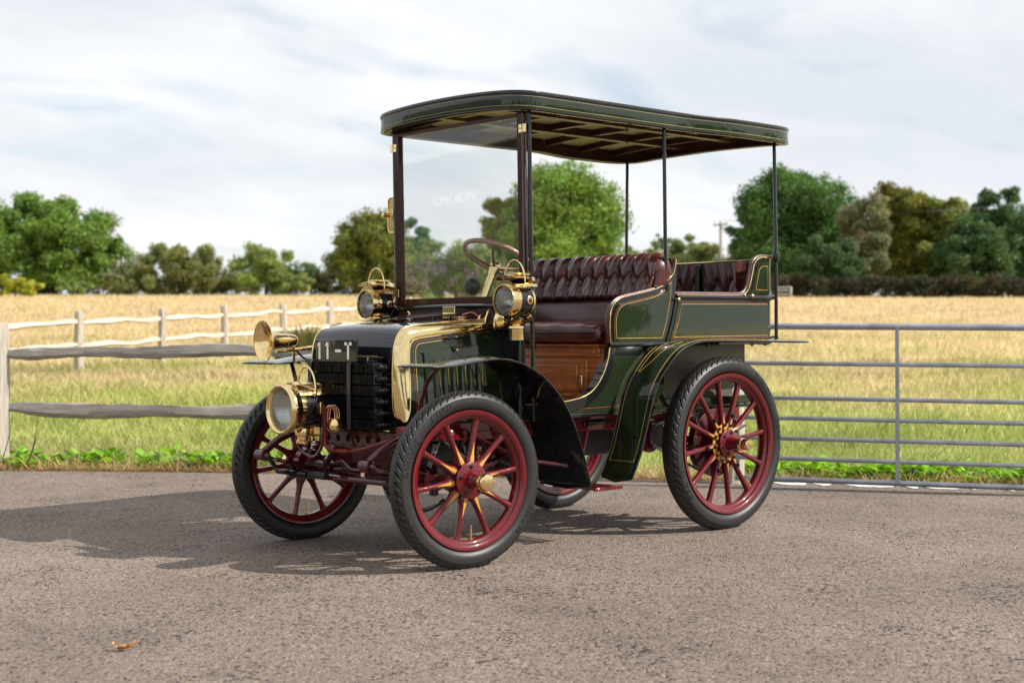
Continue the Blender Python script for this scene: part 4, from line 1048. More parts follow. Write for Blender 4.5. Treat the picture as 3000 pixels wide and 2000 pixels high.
# crown of the bonnet in two skins: side cheeks open at the front for the radiator
mb = MB(); idx = [p for p in prof_top if p[1] > .885]
mb.grid(lambda u, v: (lambda p: V((p[0], -yb + 2 * yb * v, p[1] + .010 * (1 - (2 * v - 1) ** 2))))(idx[round(u * (len(idx) - 1))]), len(idx), 13)
mb.grid(lambda u, v: (lambda p: V((p[0] + .006, -yb + 2 * yb * v, p[1] - .008)))(idx[round(u * (len(idx) - 1))]), len(idx), 2)
part(mb, 'bonnet_top', 'black', bon)
MB().tube([(idx[0][0] - .002, -yb * .8, idx[0][1]), (idx[0][0] - .002, yb * .8, idx[0][1])], .006, 8).build('front_lip', 'black', bon)
MB().tube([(-.158, -.20, .905), (-.158, .22, .905)], .0014, 5).build('gold_line', 'gold', bon)
for s in (-1, 1):
    # front cheek: a narrow black leg each side of the radiator opening
    mb = MB(); low = [p for p in prof_top if p[1] <= .90]
    mb.grid(lambda u, v: (lambda p: V((p[0], s * (yb - .045 * v), p[1])))(low[round(u * (len(low) - 1))]), len(low), 2)
    mb.grid(lambda u, v: (lambda p: V((p[0] + .10 * v, s * (yb - .045), p[1])))(low[round(u * (len(low) - 1))]), len(low), 2)
    part(mb, 'front_cheek', 'black', bon)
    # brass edging: chamfer between the top/front skin and the side panel
    outer = [p for p in prof_top if p[1] > .62 and p[0] < .44]
    def inner_pt(p, t):
        # inner line of the strip: parallel to the outer at .075, closing to a point at the bottom
        return None
    inn = cr2([(-.120, .625), (-.100, .67), (-.093, .75), (-.087, .90), (-.076, .955), (-.044, .978), (.03, .988), (.20, 1.006), (.42, 1.030)], 8)
    outr = cr2([(-.120, .612), (-.150, .66), (-.158, .76), (-.155, .88), (-.143, .965), (-.110, 1.018), (-.04, 1.040), (.20, 1.058), (.42, 1.067)], 8)
    a_, b_ = resample(outr, 60), resample(inn, 60)
    mb = MB()
    def strip(u, v):
        i = round(u * 59); o = a_[i]; q = b_[i]; ang = v * PI / 2
        x = q.x + (o.x - q.x) * math.cos(ang); z = q.y + (o.y - q.y) * math.cos(ang)
        k = .30 + .7 * 1
        # flat facing chamfer with softly rolled edges
        x = q.x + (o.x - q.x) * (1 - v); z = q.y + (o.y - q.y) * (1 - v); y = yb + (.022 + max(0, .98 - z) * .09) * v + .010 * math.sin(PI * v)
        return V((x, s * y, z))
    mb.grid(strip, 60, 7); part(mb, 'brass_edging', 'brass_pale', bon, smooth=60)
    MB().tube([V((p.x - .001, s * (yb + .001), p.y)) for p in a_], .0035, 8).build('brass_bead', 'brass', bon)
    MB().tube([V((p.x, s * (yb + .023 + max(0, .98 - p.y) * .09), p.y)) for p in b_], .0030, 8).build('brass_bead', 'brass', bon)
    ys = yb + .021
    YS = lambda z: ys + max(0.0, .98 - z) * .09
    poly = [(p.x, p.y) for p in b_ if p.y > .63] + [(.45, 1.03), (.45, .61), (-.08, .61)]
    mb = MB(); mb.prism(poly, lambda a, b: (a, s * (YS(b) - .01), b), lambda a, b: (a, s * YS(b), b)); side = part(mb, 'side_panel', 'green', bon)
    # pin striping
    yl = s * (ys + .0006)
    st = cr([(-.052, yl, .62), (-.052, yl, .80), (-.050, yl, .92), (-.035, yl, .953), (.0, yl, .962), (.20, yl, .982), (.395, yl, 1.000)], 6) + [V((.395, yl, 1.0)), V((.425, yl, .86)), V((.45, yl, .63))]
    st = [V((q.x, s * (YS(q.z) + .0006), q.z)) for q in st]; MB().tube(st, .0014, 5).build('gold_line', 'gold', side)
    st = cr([(-.064, yl, .62), (-.064, yl, .80), (-.062, yl, .93), (-.040, yl, .968), (.0, yl, .974), (.20, yl, .994), (.405, yl, 1.012)], 6)
    st = [V((q.x, s * (YS(q.z) + .0006), q.z)) for q in st]; MB().tube(st, .0013, 5).build('red_line', 'redline', side)
    # louvre panel
    lp = [(-.005, .69), (-.010, .915), (.004, .926), (.318, .952), (.345, .936), (.385, .70)]
    mb = MB(); mb.prism(cr2(lp[1:5], 5) + [lp[5], lp[0]], lambda a, b: (a, s * (YS(b) - .004), b), lambda a, b: (a, s * (YS(b) + .009), b)); lou = part(mb, 'louvre_panel', 'green', bon, bevel=.004)
    for k in range(6):
        x0 = .05 + .050 * k; z1 = .895 + .003 * k
        def lv(u, v):
            # a pressed louvre: half teardrop bulging outwards, open to the rear
            z = .70 + (z1 - .70) * u; w = .016 * (min(1, (1 - u) * 9) ** .5 if u > .88 else 1); a = PI * v
            return V((x0 - w * math.cos(a) + .002, s * (YS(z) + .009 + .016 * math.sin(a) * (min(1, (1 - u) * 7) ** .5)), z))
        mb = MB(); mb.grid(lv, 24, 9); part(mb, 'louvre', 'green', lou, smooth=60)
        MB().tube([(x0 + .023, s * (YS(.71) + .0098), .71), (x0 + .023, s * (YS(z1 - .01) + .0098), z1 - .01)], .0010, 4).build('gold_line', 'gold', lou)
    MB().box((.165, s * (YS(.935) + .012), .935), (.02, .012, .018)).build('catch', 'black', side, bevel=.003)
    MB().sphere((.172, s * (YS(.93) + .022), .928), .007, 10).build('catch_knob', 'brass', side)
    for x in (.13, .215):
        MB().lathe([(0, .006), (.014, .006), (.02, .012), (.026, .004)], (x, s * ys, .972 + x * .06), (0, s, .2), 12).build('handle_post', 'black', side)
    MB().tube(cr([(.13, s * (ys + .02), .98), (.17, s * (ys + .03), .988), (.215, s * (ys + .02), .985)], 5), .006, 8).build('handle', 'black', side)
# propped lid on the bonnet with pegs
lid = MB(); lid.grid(lambda u, v: V((.03 + .36 * u, -.13 + .34 * v, 1.066 + .035 * u + .004 * math.sin(PI * v))), 10, 6)
lid.grid(lambda u, v: V((.03 + .36 * u, -.13 + .34 * v, 1.060 + .035 * u)), 10, 6); part(lid, 'bonnet_lid', 'black', bon)
for x, y in ((.12, -.11), (.34, -.11), (.12, .18), (.34, .18), (.24, -.11)): MB().tube([(x, y, 1.045), (x, y, 1.072 + .03 * x)], .006, 8).build('peg', 'black', bon)
MB().box((.372, -.06, 1.095), (.006, .09, .07)).build('maker_plate', 'brass_pale', bon, bevel=.002)
MB().lathe([(0, .026), (.028, .026), (.03, .03), (.036, .03), (.038, .02)], (.34, -.19, 1.045), (0, 0, 1), 24).build('filler_cap', 'copper', bon)
MB().tube(cr([(.36, -.17, 1.09), (.39, -.21, 1.10), (.40, -.26, 1.07), (.42, -.29, 1.05)], 6), .0025, 6).build('filler_chain', 'copper', bon)

# dashboard / scuttle board
db = MB(); pr = cr2([(-.475, .62), (-.475, 1.05)], 1) + cr2([(-.475, 1.05), (-.468, 1.10), (-.435, 1.128)], 4) + cr2([(-.435, 1.128), (0, 1.133), (.435, 1.128)], 4) + cr2([(.435, 1.128), (.468, 1.10), (.475, 1.05)], 4) + [(.475, .62)]
db.prism(pr, lambda a, b: (.445, a, b), lambda a, b: (.478, a, b)); dash = part(db, 'dashboard', 'black', bevel=.005)
MB().tube([(.441, a, b) for a, b in pr], .009, 8).build('dash_bead', 'black', dash)
mb = MB(); mb.prism([(-.41, 1.065), (.41, 1.065), (.41, 1.115), (-.41, 1.115)], lambda a, b: (.440, a, b), lambda a, b: (.444, a, b)); part(mb, 'dash_panel', 'brownpaint', dash)
MB().lathe([(0, .026), (.006, .026), (.010, .022)], (.441, .335, 1.09), (-1, 0, 0), 24).build('round_plaque', 'brass_pale', dash)
gz = MB(); gz.lathe([(.02, .030), (0, .038), (-.012, .040), (-.022, .037), (-.024, .031)], (.400, -.405, 1.058), (1, 0, 0), 32); part(gz, 'oil_gauge', 'brass', dash)
MB().lathe([(-.018, .001), (-.0185, .030)], (.400, -.405, 1.058), (1, 0, 0), 28, caps=False).build('dial_face', 'dial', dash, 0)
for k in range(9):
    a = math.radians(-40 + 32 * k); MB().box((.3805, -.405 + .022 * math.cos(a), 1.058 + .022 * math.sin(a)), (.001, .003, .006), Matrix.Rotation(a - PI / 2, 3, 'X')).build('dial_mark', 'black', dash)
MB().tube([(.3800, -.405, 1.058), (.3800, -.395, 1.074)], .0015, 5).build('dial_needle', 'black', dash)
for k in range(7):
    rr_ = random.Random(k + 50); MB().tube(cr([(.43, -.24 - .03 * k, 1.09), (.40, -.25 - .03 * k, 1.08 + rr_.uniform(-.02, .03)), (.385 + rr_.uniform(-.02, .02), -.26 - .03 * k, 1.03), (.42, -.28 - .02 * k, .99)], 5), .004, 6).build('pipe', rr_.choice(('copper', 'black', 'brass')), dash)

# ---------------------------------------------------------------- windscreen
ws = empty('windscreen', car); X = .492; hw = .47; z0, z1 = 1.135, 2.008; fw_ = .034
ti = lambda z: X - (z - 1.135) * .014
def wsb(y0, y1, za, zb, d=.030):
    mb = MB(); vs = []
    for z in (za, zb):
        for y in (y0, y1):
            vs += [(ti(z) - d / 2, y, z), (ti(z) + d / 2, y, z)]
    mb.add(vs, [(0, 1, 3, 2), (4, 6, 7, 5), (0, 4, 5, 1), (2, 3, 7, 6), (0, 2, 6, 4), (1, 5, 7, 3)]); return mb
for s in (-1, 1): wsb(s * (hw - fw_ + .0), s * hw, z0, z1).build('frame_post', 'brownpaint', ws, bevel=.002)
wsb(-hw + fw_, hw - fw_, z0 + .002, z0 + .04).build('frame_rail', 'brownpaint', ws, bevel=.002)
wsb(-hw + fw_, hw - fw_, z1 - .02, z1 - .001).build('frame_rail', 'brownpaint', ws, bevel=.002)
wsb(-hw + fw_ - .003, hw - fw_ + .003, z0 + .036, z1 - .016, .006).build('glass', 'glass', ws, 0)
for s in (-1, 1):
    for zc, nm in ((1.935, 'clip'), (1.205, 'clip')):
        MB().box((ti(zc) - .017, s * (hw + .006), zc), (.004, .050, .040)).build(nm, 'brass_pale', ws, bevel=.003)
        MB().tube([(ti(zc) - .019, s * (hw - .008), zc), (ti(zc) - .0215, s * (hw - .008), zc)], .003, 8).build('clip_screw', 'iron', ws)
# dark reflecting edge strip of the frame
for s in (-1, 1): MB().tube([(ti(z0) - .012, s * (hw + .006), z0), (ti(z1) - .012, s * (hw + .006), z1)], .008, 10).build('edge_bead', 'black', ws)

# ---------------------------------------------------------------- roof on five slender posts
def roof_y(x):      # half width of the roof along its length
    if x < 1.5: return .560
    if x < 1.80: t = (x - 1.5) / .3; return .570 + .062 * (3 * t * t - 2 * t ** 3)
    return .632
half = cr2([(.372, 0), (.374, .25), (.382, .40), (.405, .495), (.46, .545), (.57, .557), (.9, .560), (1.3, .560), (1.5, .562), (1.65, .588), (1.80, .618), (2.0, .626), (2.2, .620), (2.315, .586), (2.372, .52), (2.388, .40), (2.41, .2), (2.415, 0)], 8)
outline = half + [(x, -y) for x, y in reversed(half[1:-1])]
rcx, rcy = 1.38, 0
def zc_(x, y): return .026 * (1 - (y / .60) ** 2)
roof = empty('roof', car)
def inset(d): 
    out = []
    n = len(outline)
    for i in range(n):
        a = V(outline[i - 1]); b = V(outline[(i + 1) % n]); t = (b - a).normalized(); nn = V((-t.y, t.x))
        c = V(outline[i]); 
        if nn.dot(V((rcx, 0)) - c) < 0: nn = -nn
        out.append(c + nn * d)
    return out
def ringsurf(specs, name, mat):      # specs: (inset, z)
    rings = [[(p.x, p.y, z + zc_(p.x, p.y)) for p in inset(d)] for d, z in specs]; n = len(outline); mb = MB(); vs = [v for r in rings for v in r]
    k = len(specs)
    mb.add(vs, [(i * n + j, i * n + (j + 1) % n, ((i + 1) % k) * n + (j + 1) % n, ((i + 1) % k) * n + j) for i in range(k) for j in range(n)])
    return mb.build(name, mat, roof, smooth=50)
ringsurf([(0, 2.006), (-.002, 2.012), (0, 2.074), (.014, 2.074), (.014, 2.006)], 'fascia', 'green')
ringsurf([(.0165, 2.003), (.0165, 2.072), (.024, 2.072), (.024, 2.020), (.046, 2.014), (.046, 2.003)], 'inner_frame', 'brownpaint')
ringsurf([(-.005, 2.0745), (-.007, 2.083), (-.003, 2.091), (.012, 2.093), (.03, 2.090), (.03, 2.0745)], 'roof_edge', 'black')
MB().tube([(p.x, p.y, 2.0072 + zc_(p.x, p.y)) for p in inset(-.001)], .0035, 6, closed=True).build('lower_bead', 'black', roof)
for z, nm in ((2.0655, 'cream_line'), (2.0215, 'cream_line')):
    MB().tube([(p.x, p.y, z + zc_(p.x, p.y)) for p in inset(-.0024)], .0009 if z != 2.0185 else .0006, 5, closed=True).build(nm, 'cream', roof)
def halfw(x, d=.03):
    ys = [p for p in zip(half, half[1:]) if min(p[0][0], p[1][0]) - 1e-6 <= x <= max(p[0][0], p[1][0]) + 1e-6]
    (a, b) = ys[-1] if x > 1.3 else ys[0]; t = (x - a[0]) / (b[0] - a[0] + 1e-9); return a[1] + (b[1] - a[1]) * t - d
mb = MB(); n_x = 60
def skin(z, d): 
    def f(u, v):
        x = .385 + (2.375 - .385) * u; w = halfw(x, d); y = (2 * v - 1) * w; return V((x, y, z + zc_(x, y)))
    return f
mb.grid(skin(2.086, .02), n_x, 13); part(mb, 'roof_top', 'black', roof)
# longitudinal matchboards under the skin
for k in range(30):
    y0 = -.555 + .037 * k; mb = MB(); pts = []
    xs_ = [.40 + (2.36 - .40) * i / 20 for i in range(21)]; xs_ = [x for x in xs_ if abs(y0 + .0185) < halfw(x, .03)]
    if len(xs_) < 2: continue
    vs = []
    for x in xs_:
        for yy_, zz_ in ((y0 + .002, 2.076), (y0 + .0035, 2.0735), (y0 + .0335, 2.0735), (y0 + .035, 2.076)): vs.append((x, yy_, zz_ + zc_(x, yy_)))
    mb.add(vs, [(4 * i + j, 4 * i + 4 + j, 4 * i + 5 + j, 4 * i + 1 + j) for i in range(len(xs_) - 1) for j in range(3)]); part(mb, 'matchboard', 'slat', roof, smooth=0)
mb = MB(); mb.grid(skin(2.0775, .02), n_x, 13); part(mb, 'roof_lining', 'slat', roof)
def beam(a, b, w, h, nm):
    mb = MB(); A_, B_ = V(a), V(b); d = (B_ - A_).normalized(); sd = V((-d.y, d.x, 0)) * w / 2; n = 13; vs = []
    for i in range(n):
        p = A_.lerp(B_, i / (n - 1)); zt = 2.0725 + zc_(p.x, p.y)
        vs += [p + sd + V((0, 0, zt)), p - sd + V((0, 0, zt)), p - sd + V((0, 0, zt - h)), p + sd + V((0, 0, zt - h))]
    mb.add(vs, [(4 * i + j, 4 * i + (j + 1) % 4, 4 * i + 4 + (j + 1) % 4, 4 * i + 4 + j) for i in range(n - 1) for j in range(4)]); o = part(mb, nm, 'brownpaint', roof, smooth=0)
    MB().tube([V((0, 0, 2.0725 + zc_(0, A_.lerp(B_, i / 12).y) - h + .001)) + A_.lerp(B_, i / 12) + sd * .86 for i in range(13)], .0018, 4).build('cream_line', 'cream', o)
    return o
for x in (.62, .95, 1.28, 1.60, 1.92, 2.2): beam((x, -halfw(x, .048), 0), (x, halfw(x, .048), 0), .034, .032, 'cross_beam')
for y in (-.19, .19): beam((.41, y, 0), (2.33, y, 0), .05, .040, 'long_beam')
def pole(name, pts, r, rings=()):
    o = MB().tube(pts, r, 14).build(name, 'black', roof)
    for (p, rr) in rings:
        MB().lathe([(-.030, r + .002), (-.026, rr * .8), (-.012, rr), (.0, rr * .9), (.012, rr), (.026, rr * .8), (.030, r + .002)], p, (0, 0, 1), 20).build('pole_knuckle', 'black', o)
    return o
for s in (-1, 1):
    pole('roof_post', [(.488, s * .494, 2.01), (.500, s * .494, 1.12), (.508, s * .494, .60)], .0105, [((.500, s * .494, 1.108), .021)])
    pole('roof_post', [(1.384, s * .522, 2.015), (1.392, s * .522, 1.225)], .0095, [((1.392, s * .522, 1.236), .018)])
    pole('roof_post', [(2.262, s * .535, 2.02), (2.260, s * .545, 1.40), (2.256, s * .548, .962)], .0095, [((2.261, s * .545, 1.402), .018)])
    MB().tube([(1.31, s * .515, 1.228), (1.37, s * .524, 1.224), (1.40, s * .520, 1.236)], .008, 8).build('post_bracket', 'black', roof)
    MB().tube([(2.20, s * .52, .955), (2.24, s * .54, .975), (2.256, s * .548, .968)], .006, 8).build('post_bracket', 'black', roof)
    MB().lathe([(0, .012), (.022, .012), (.024, .006)], (2.256, s * .548, .975), (0, 0, -1), 8).build('post_nut', 'black', roof)

# ---------------------------------------------------------------- coachwork
YB = .525
for s in (-1, 1):
    # seat side panel ("arm") with a rising scroll
    top = cr2([(.990, .950), (.985, 1.02), (.990, 1.09), (1.012, 1.135), (1.055, 1.163), (1.12, 1.178), (1.22, 1.195), (1.31, 1.213), (1.375, 1.235), (1.425, 1.272), (1.455, 1.31), (1.470, 1.365)], 6)
    back = cr2([(1.470, 1.365), (1.470, 1.25), (1.452, 1.16), (1.418, 1.05), (1.378, .950)], 6)
    poly = top + back[1:]
    mb = MB(); mb.prism(poly, lambda a, b: (a, s * (YB - .03), b), lambda a, b: (a, s * YB, b)); sp_ = part(mb, 'seat_side', 'black', bevel=.003)
    inn_ = cr2([(1.030, .975), (1.024, 1.03), (1.030, 1.08), (1.052, 1.118), (1.09, 1.138), (1.16, 1.150), (1.26, 1.168), (1.33, 1.185), (1.385, 1.215), (1.425, 1.255)], 6)
    bk_ = cr2([(1.425, 1.255), (1.418, 1.17), (1.388, 1.06), (1.355, .975)], 6)
    mb = MB(); mb.prism([(a + (b - 1.1) * 0, b) for a, b in cr2([(1.012, .965), (1.007, 1.03), (1.013, 1.085), (1.04, 1.128), (1.085, 1.150), (1.16, 1.163), (1.26, 1.181), (1.335, 1.198), (1.395, 1.232), (1.438, 1.275)], 6) + cr2([(1.438, 1.275), (1.432, 1.17), (1.400, 1.055), (1.366, .965)], 6)],
                            lambda a, b: (a, s * (YB + .0005), b), lambda a, b: (a, s * (YB + .003), b)); gp = part(mb, 'green_panel', 'green', sp_)
    MB().tube([(a, s * (YB + .0034), b) for a, b in inn_ + bk_[1:]] + [(inn_[0][0], s * (YB + .0034), inn_[0][1])], .0012, 5).build('gold_line', 'gold', gp)
    o2 = [(a, s * (YB + .0032), b) for a, b in cr2([(1.018, .969), (1.013, 1.03), (1.019, 1.083), (1.044, 1.123), (1.087, 1.145), (1.16, 1.157), (1.26, 1.175), (1.333, 1.192), (1.391, 1.226), (1.434, 1.268)], 6)]
    MB().tube(o2, .0013, 5).build('red_line', 'redline', gp)
    MB().tube([(a - .002, s * (YB + .001), b + .002) for a, b in top], .0032, 8).build('brass_bead', 'brass', sp_)
    MB().tube([(a - .003, s * (YB - .014), b + .004) for a, b in top], .009, 8).build('leather_roll', 'leather', sp_)
    # inner leather lining of the arm
    mb = MB(); mb.prism([(a + .012, b) for a, b in top] + [(1.40, .96)], lambda a, b: (a, s * (YB - .055), b - .006), lambda a, b: (a, s * (YB - .031), b - .006)); part(mb, 'arm_lining', 'leather', sp_, bevel=.008)
    # tub side with curved rear corner
    tubp = cr2([(1.392, .950), (1.432, 1.05), (1.462, 1.15), (1.470, 1.188)], 4) + [(1.95, 1.190)] + cr2([(1.95, 1.190), (2.01, 1.198), (2.05, 1.232), (2.078, 1.300), (2.098, 1.360), (2.135, 1.388), (2.19, 1.396)], 5)[1:] + [(2.19, .950)]
    mb = MB(); mb.prism(tubp, lambda a, b: (a, s * (YB - .025), b), lambda a, b: (a, s * YB, b)); ts = part(mb, 'tub_side', 'black', bevel=.003)
    mb = MB(); mb.prism([(1.415, .962), (1.455, 1.06), (1.484, 1.162), (2.215, 1.166), (2.215, .962)], lambda a, b: (a, s * (YB + .0005), b), lambda a, b: (a, s * (YB + .003), b)); tp_ = part(mb, 'green_panel', 'green', ts)
    yl = s * (YB + .0034)
    MB().tube([(2.205, yl, 1.148), (1.505, yl, 1.143), (1.478, yl, 1.05), (1.442, yl, .978), (2.205, yl, .982)], .0012, 5).build('gold_line', 'gold', tp_)
    MB().tube([(2.205, yl, 1.156), (1.495, yl, 1.152), (1.468, yl, 1.05), (1.430, yl, .970), (2.205, yl, .972)], .0012, 5).build('red_line', 'redline', tp_)
    mb = MB(); mb.prism(cr2([(2.06, 1.205), (2.085, 1.24), (2.108, 1.31), (2.13, 1.358), (2.165, 1.374)], 5) + [(2.222, 1.376), (2.222, 1.205)], lambda a, b: (a, s * (YB + .0005), b), lambda a, b: (a, s * (YB + .003), b)); up_p = part(mb, 'upper_green_panel', 'green', ts)
    MB().tube([(2.21, yl, 1.352)] + [V((a, yl, b)) for a, b in cr2([(2.165, 1.350), (2.140, 1.330), (2.122, 1.28), (2.108, 1.225)], 5)] + [V((2.21, yl, 1.222)), V((2.21, yl, 1.352))], .0012, 5).build('gold_line', 'gold', up_p)
    rail_ = [(1.468, 1.190), (1.95, 1.193)] + [q for q in cr2([(1.95, 1.193), (2.01, 1.201), (2.05, 1.235), (2.078, 1.303), (2.098, 1.363), (2.135, 1.391), (2.19, 1.399), (2.29, 1.394)], 5)[1:]]
    MB().tube([(a, s * (YB + .002), b) for a, b in rail_], .0035, 8).build('brass_bead', 'brass', ts)
    MB().tube([(a - .004, s * (YB - .014), b + .006) for a, b in rail_], .010, 8).build('leather_roll', 'leather', ts)
    # black torpedo moulding along the waist
    MB().tube([(1.47, s * (YB + .004), 1.176), (1.60, s * (YB + .008), 1.178), (2.0, s * (YB + .008), 1.180), (2.10, s * (YB + .010), 1.181), (2.22, s * (YB + .010), 1.182), (2.27, s * (YB + .004), 1.182)], [.009, .011, .011, .015, .015, .006], 12).build('waist_moulding', 'black', ts)
    for p in ((1.452, 1.165), (2.045, 1.190)):
        MB().lathe([(0, .007), (.015, .006), (.02, .010), (.03, .009), (.034, .003)], (p[0], s * (YB + .004), p[1]), (0, s, 0), 14).build('brass_knob', 'brass', ts)
    # bottom mouldings
    MB().tube([(.985, s * (YB - .006), .945), (1.38, s * (YB - .006), .945), (2.22, s * (YB - .006), .947)], .012, 10).build('bottom_moulding', 'black', ts)
    # lower body, sweeping from sill to seat
    yl_ = .478
    low = [(.455, .612), (.455, .676)] + cr2([(.455, .676), (.62, .676), (.74, .682), (.84, .700), (.91, .735), (.965, .795), (1.0, .865), (1.015, .935)], 6) + [(1.43, .937), (1.43, .612)]
    mb = MB(); mb.prism(low, lambda a, b: (a, s * (yl_ - .02), b), lambda a, b: (a, s * yl_, b)); lb = part(mb, 'lower_body', 'green', bevel=.003)
    cv_ = cr2([(.455, .676), (.62, .676), (.74, .682), (.84, .700), (.91, .735), (.965, .795), (1.0, .865), (1.015, .935)], 8)
    mb = MB(); off_ = []
    for i, (a, b) in enumerate(cv_):
        p0 = cv_[max(i - 1, 0)]; p1 = cv_[min(i + 1, len(cv_) - 1)]; t = V((p1[0] - p0[0], p1[1] - p0[1])).normalized(); off_.append((a + t.y * .042, b - t.x * .042))
    vs = []
    for (a, b), (c, d) in zip(cv_, off_): vs += [(a, s * (yl_ - .04), b + .001), (a, s * (yl_ + .018), b + .001), (c, s * (yl_ + .016), d), (c, s * (yl_ + .0), d)]
    mb.add(vs, [(4 * i + j, 4 * i + 4 + j, 4 * i + 5 + j, 4 * i + 1 + j) for i in range(len(cv_) - 1) for j in range(3)]); part(mb, 'sweep_moulding', 'black', lb, smooth=50)
    MB().tube([(a - .001, s * (yl_ + .016), b + .003) for a, b in cv_], .0045, 8).build('brass_bead', 'brass', lb)
    MB().tube([(.47, s * (yl_ + .001), .640), (1.42, s * (yl_ + .001), .648)], .0013, 5).build('red_line', 'redline', lb)
    MB().tube([(.455, s * (yl_ + .002), .626), (2.1, s * (yl_ + .002), .632)], .005, 6).build('sill_bead', 'green', lb)
    MB().box((1.28, s * (yl_ - .012), .612), (1.66, .03, .018)).build('sill', 'black', lb, bevel=.003)
    MB().box((1.78, s * (yl_ - .012), .645), (.68, .02, .045)).build('lower_sill', 'green', lb, bevel=.003)
# rear locker under the tub
mb = MB(); mb.prism([(1.42, .66), (1.98, .66), (2.125, .80), (2.125, .935), (1.42, .935)], lambda a, b: (a, -.44, b), lambda a, b: (a, .44, b)); part(mb, 'rear_locker', 'under', bevel=.004)
# curved rear wall of the tub with door
def rearwall(q, z, off=0):     # q -1..1
    a = abs(q); y = q * (YB - 0) ; 
    th = a * PI / 2; return V((2.185 + .150 * math.cos(th) ** .55 + off, math.copysign(YB * math.sin(th) ** .80, q), z))
mb = MB(); mb.grid(lambda u, v: rearwall(2 * u - 1, .95 + .442 * v), 40, 5); mb.grid(lambda u, v: rearwall((2 * u - 1) * .985, .95 + .442 * v, -.02), 40, 5); part(mb, 'rear_wall', 'green', smooth=60)
MB().tube([rearwall(2 * i / 40 - 1, 1.395) for i in range(41)], .004, 8).build('rear_rail_bead', 'brass', car)
MB().tube([rearwall(2 * i / 40 - 1, .947) for i in range(41)], .010, 8).build('rear_bottom_moulding', 'black', car)
# floors
mb = MB(); mb.box((1.80, 0, .955), (.80, 1.0, .014)); part(mb, 'tub_floor', 'under')
mb = MB(); mb.box((.74, 0, .622), (.56, .93, .016)); part(mb, 'front_floor', 'mahogany')
# seat box front in panelled mahogany
mb = MB(); mb.box((1.010, 0, .775), (.03, .93, .315)); sb = part(mb, 'seat_box', 'mahogany')
for (y0, y1, za, zb, d) in ((-.45, .45, .640, .660, .008), (-.45, .45, .885, .935, .010), (-.37, .37, .690, .870, .012), (-.31, .31, .715, .845, .022)):
    MB().box((.995 - d / 2, (y0 + y1) / 2, (za + zb) / 2), (d, y1 - y0, zb - za)).build('raised_panel', 'mahogany', sb, bevel=.004)
MB().box((.985, -.03, .935), (.02, .95, .010)).build('seat_edge_rail', 'brownpaint', sb, bevel=.002)
MB().box((.972, .03, .936), (.008, .10, .018)).build('lock_plate', 'brownpaint', sb, bevel=.003)
MB().box((.972, -.345, .735), (.012, .014, .12)).build('brass_pull', 'brass', sb, bevel=.003)
MB().lathe([(0, .006), (.006, .006), (.008, .002)], (.992, -.415, .905), (-1, 0, 0), 12).build('brass_stud', 'brass', sb)

# ---------------------------------------------------------------- upholstery
def creases(nc, off=0.5):
    """list of segments in (u in cells, v 0..1) for two rows of buttons"""
    return None
def dist_seg(px, py, ax, ay, bx_, by_):
    dx, dy = bx_ - ax, by_ - ay; t = max(0, min(1, ((px - ax) * dx + (py - ay) * dy) / (dx * dx + dy * dy))); return math.hypot(px - ax - t * dx, py - ay - t * dy)
def tuft(u, v, cell, H, v1=.66, v2=.30):
    """u in metres, v 0 (bottom)..1 (top) of height H; returns 0..1 pillow height"""
    c = u / cell; k = math.floor(c); best = 9; bb = 9
    for j in (k - 1, k, k + 1, k + 2):
        # upper button at integer cell, lower at half cells
        segs = ((j, v1, j, 1.15), (j, v1, j + .5, v2), (j, v1, j - .5, v2), (j + .5, v2, j + .5, -.1))
        for (a, b, c2, d) in segs:
            best = min(best, dist_seg(u, v * H, a * cell, b * H, c2 * cell, d * H))
        bb = min(bb, math.hypot(u - j * cell, (v - v1) * H), math.hypot(u - (j + .5) * cell, (v - v2) * H))
    h = min(1, best / (cell * .36)); h = math.sqrt(max(0, 1 - (1 - h) ** 2)); h = h ** .8
    return h * (1 - .55 * math.exp(-(bb / .014) ** 2)) - .25 * math.exp(-(bb / .010) ** 2)
def backrest(name, surf, width, H, cell, amp, nu, nv, parent, phase=0.0, v1=.66, v2=.30):
    """surf(a,v) -> (point, normal); a 0..1 across"""
    mb = MB()
    def f(a, v):
        p, nn = surf(a, v); e_ = min(1, min(a, 1 - a) * width / .02, (v + .02) / .06); q = tuft(a * width + phase, v, cell, H, v1, v2) * max(0, e_) ** .5
        w = 1 + .10 * math.sin(a * 61 + v * 5) + .06 * math.sin(a * 133 + v * 17)
        return V(p) + V(nn) * amp * q * w
    mb.grid(f, nu, nv)
    o = mb.build(name, 'leather', parent, smooth=0); o.data.polygons.foreach_set('use_smooth', [True] * len(o.data.polygons)); return o
def buttons(surf, width, cell, phase, v1, v2, parent):
    for j in range(-1, int(width / cell) + 2):
        for (uu, v) in ((j * cell - phase, v1), (j * cell + cell / 2 - phase, v2)):
            a = uu / width
            if .03 < a < .97:
                p, nn = surf(a, v); MB().sphere(V(p) + V(nn) * .004, .0065, 8).build('button', 'leather', parent)
fs = empty('front_seat', car)
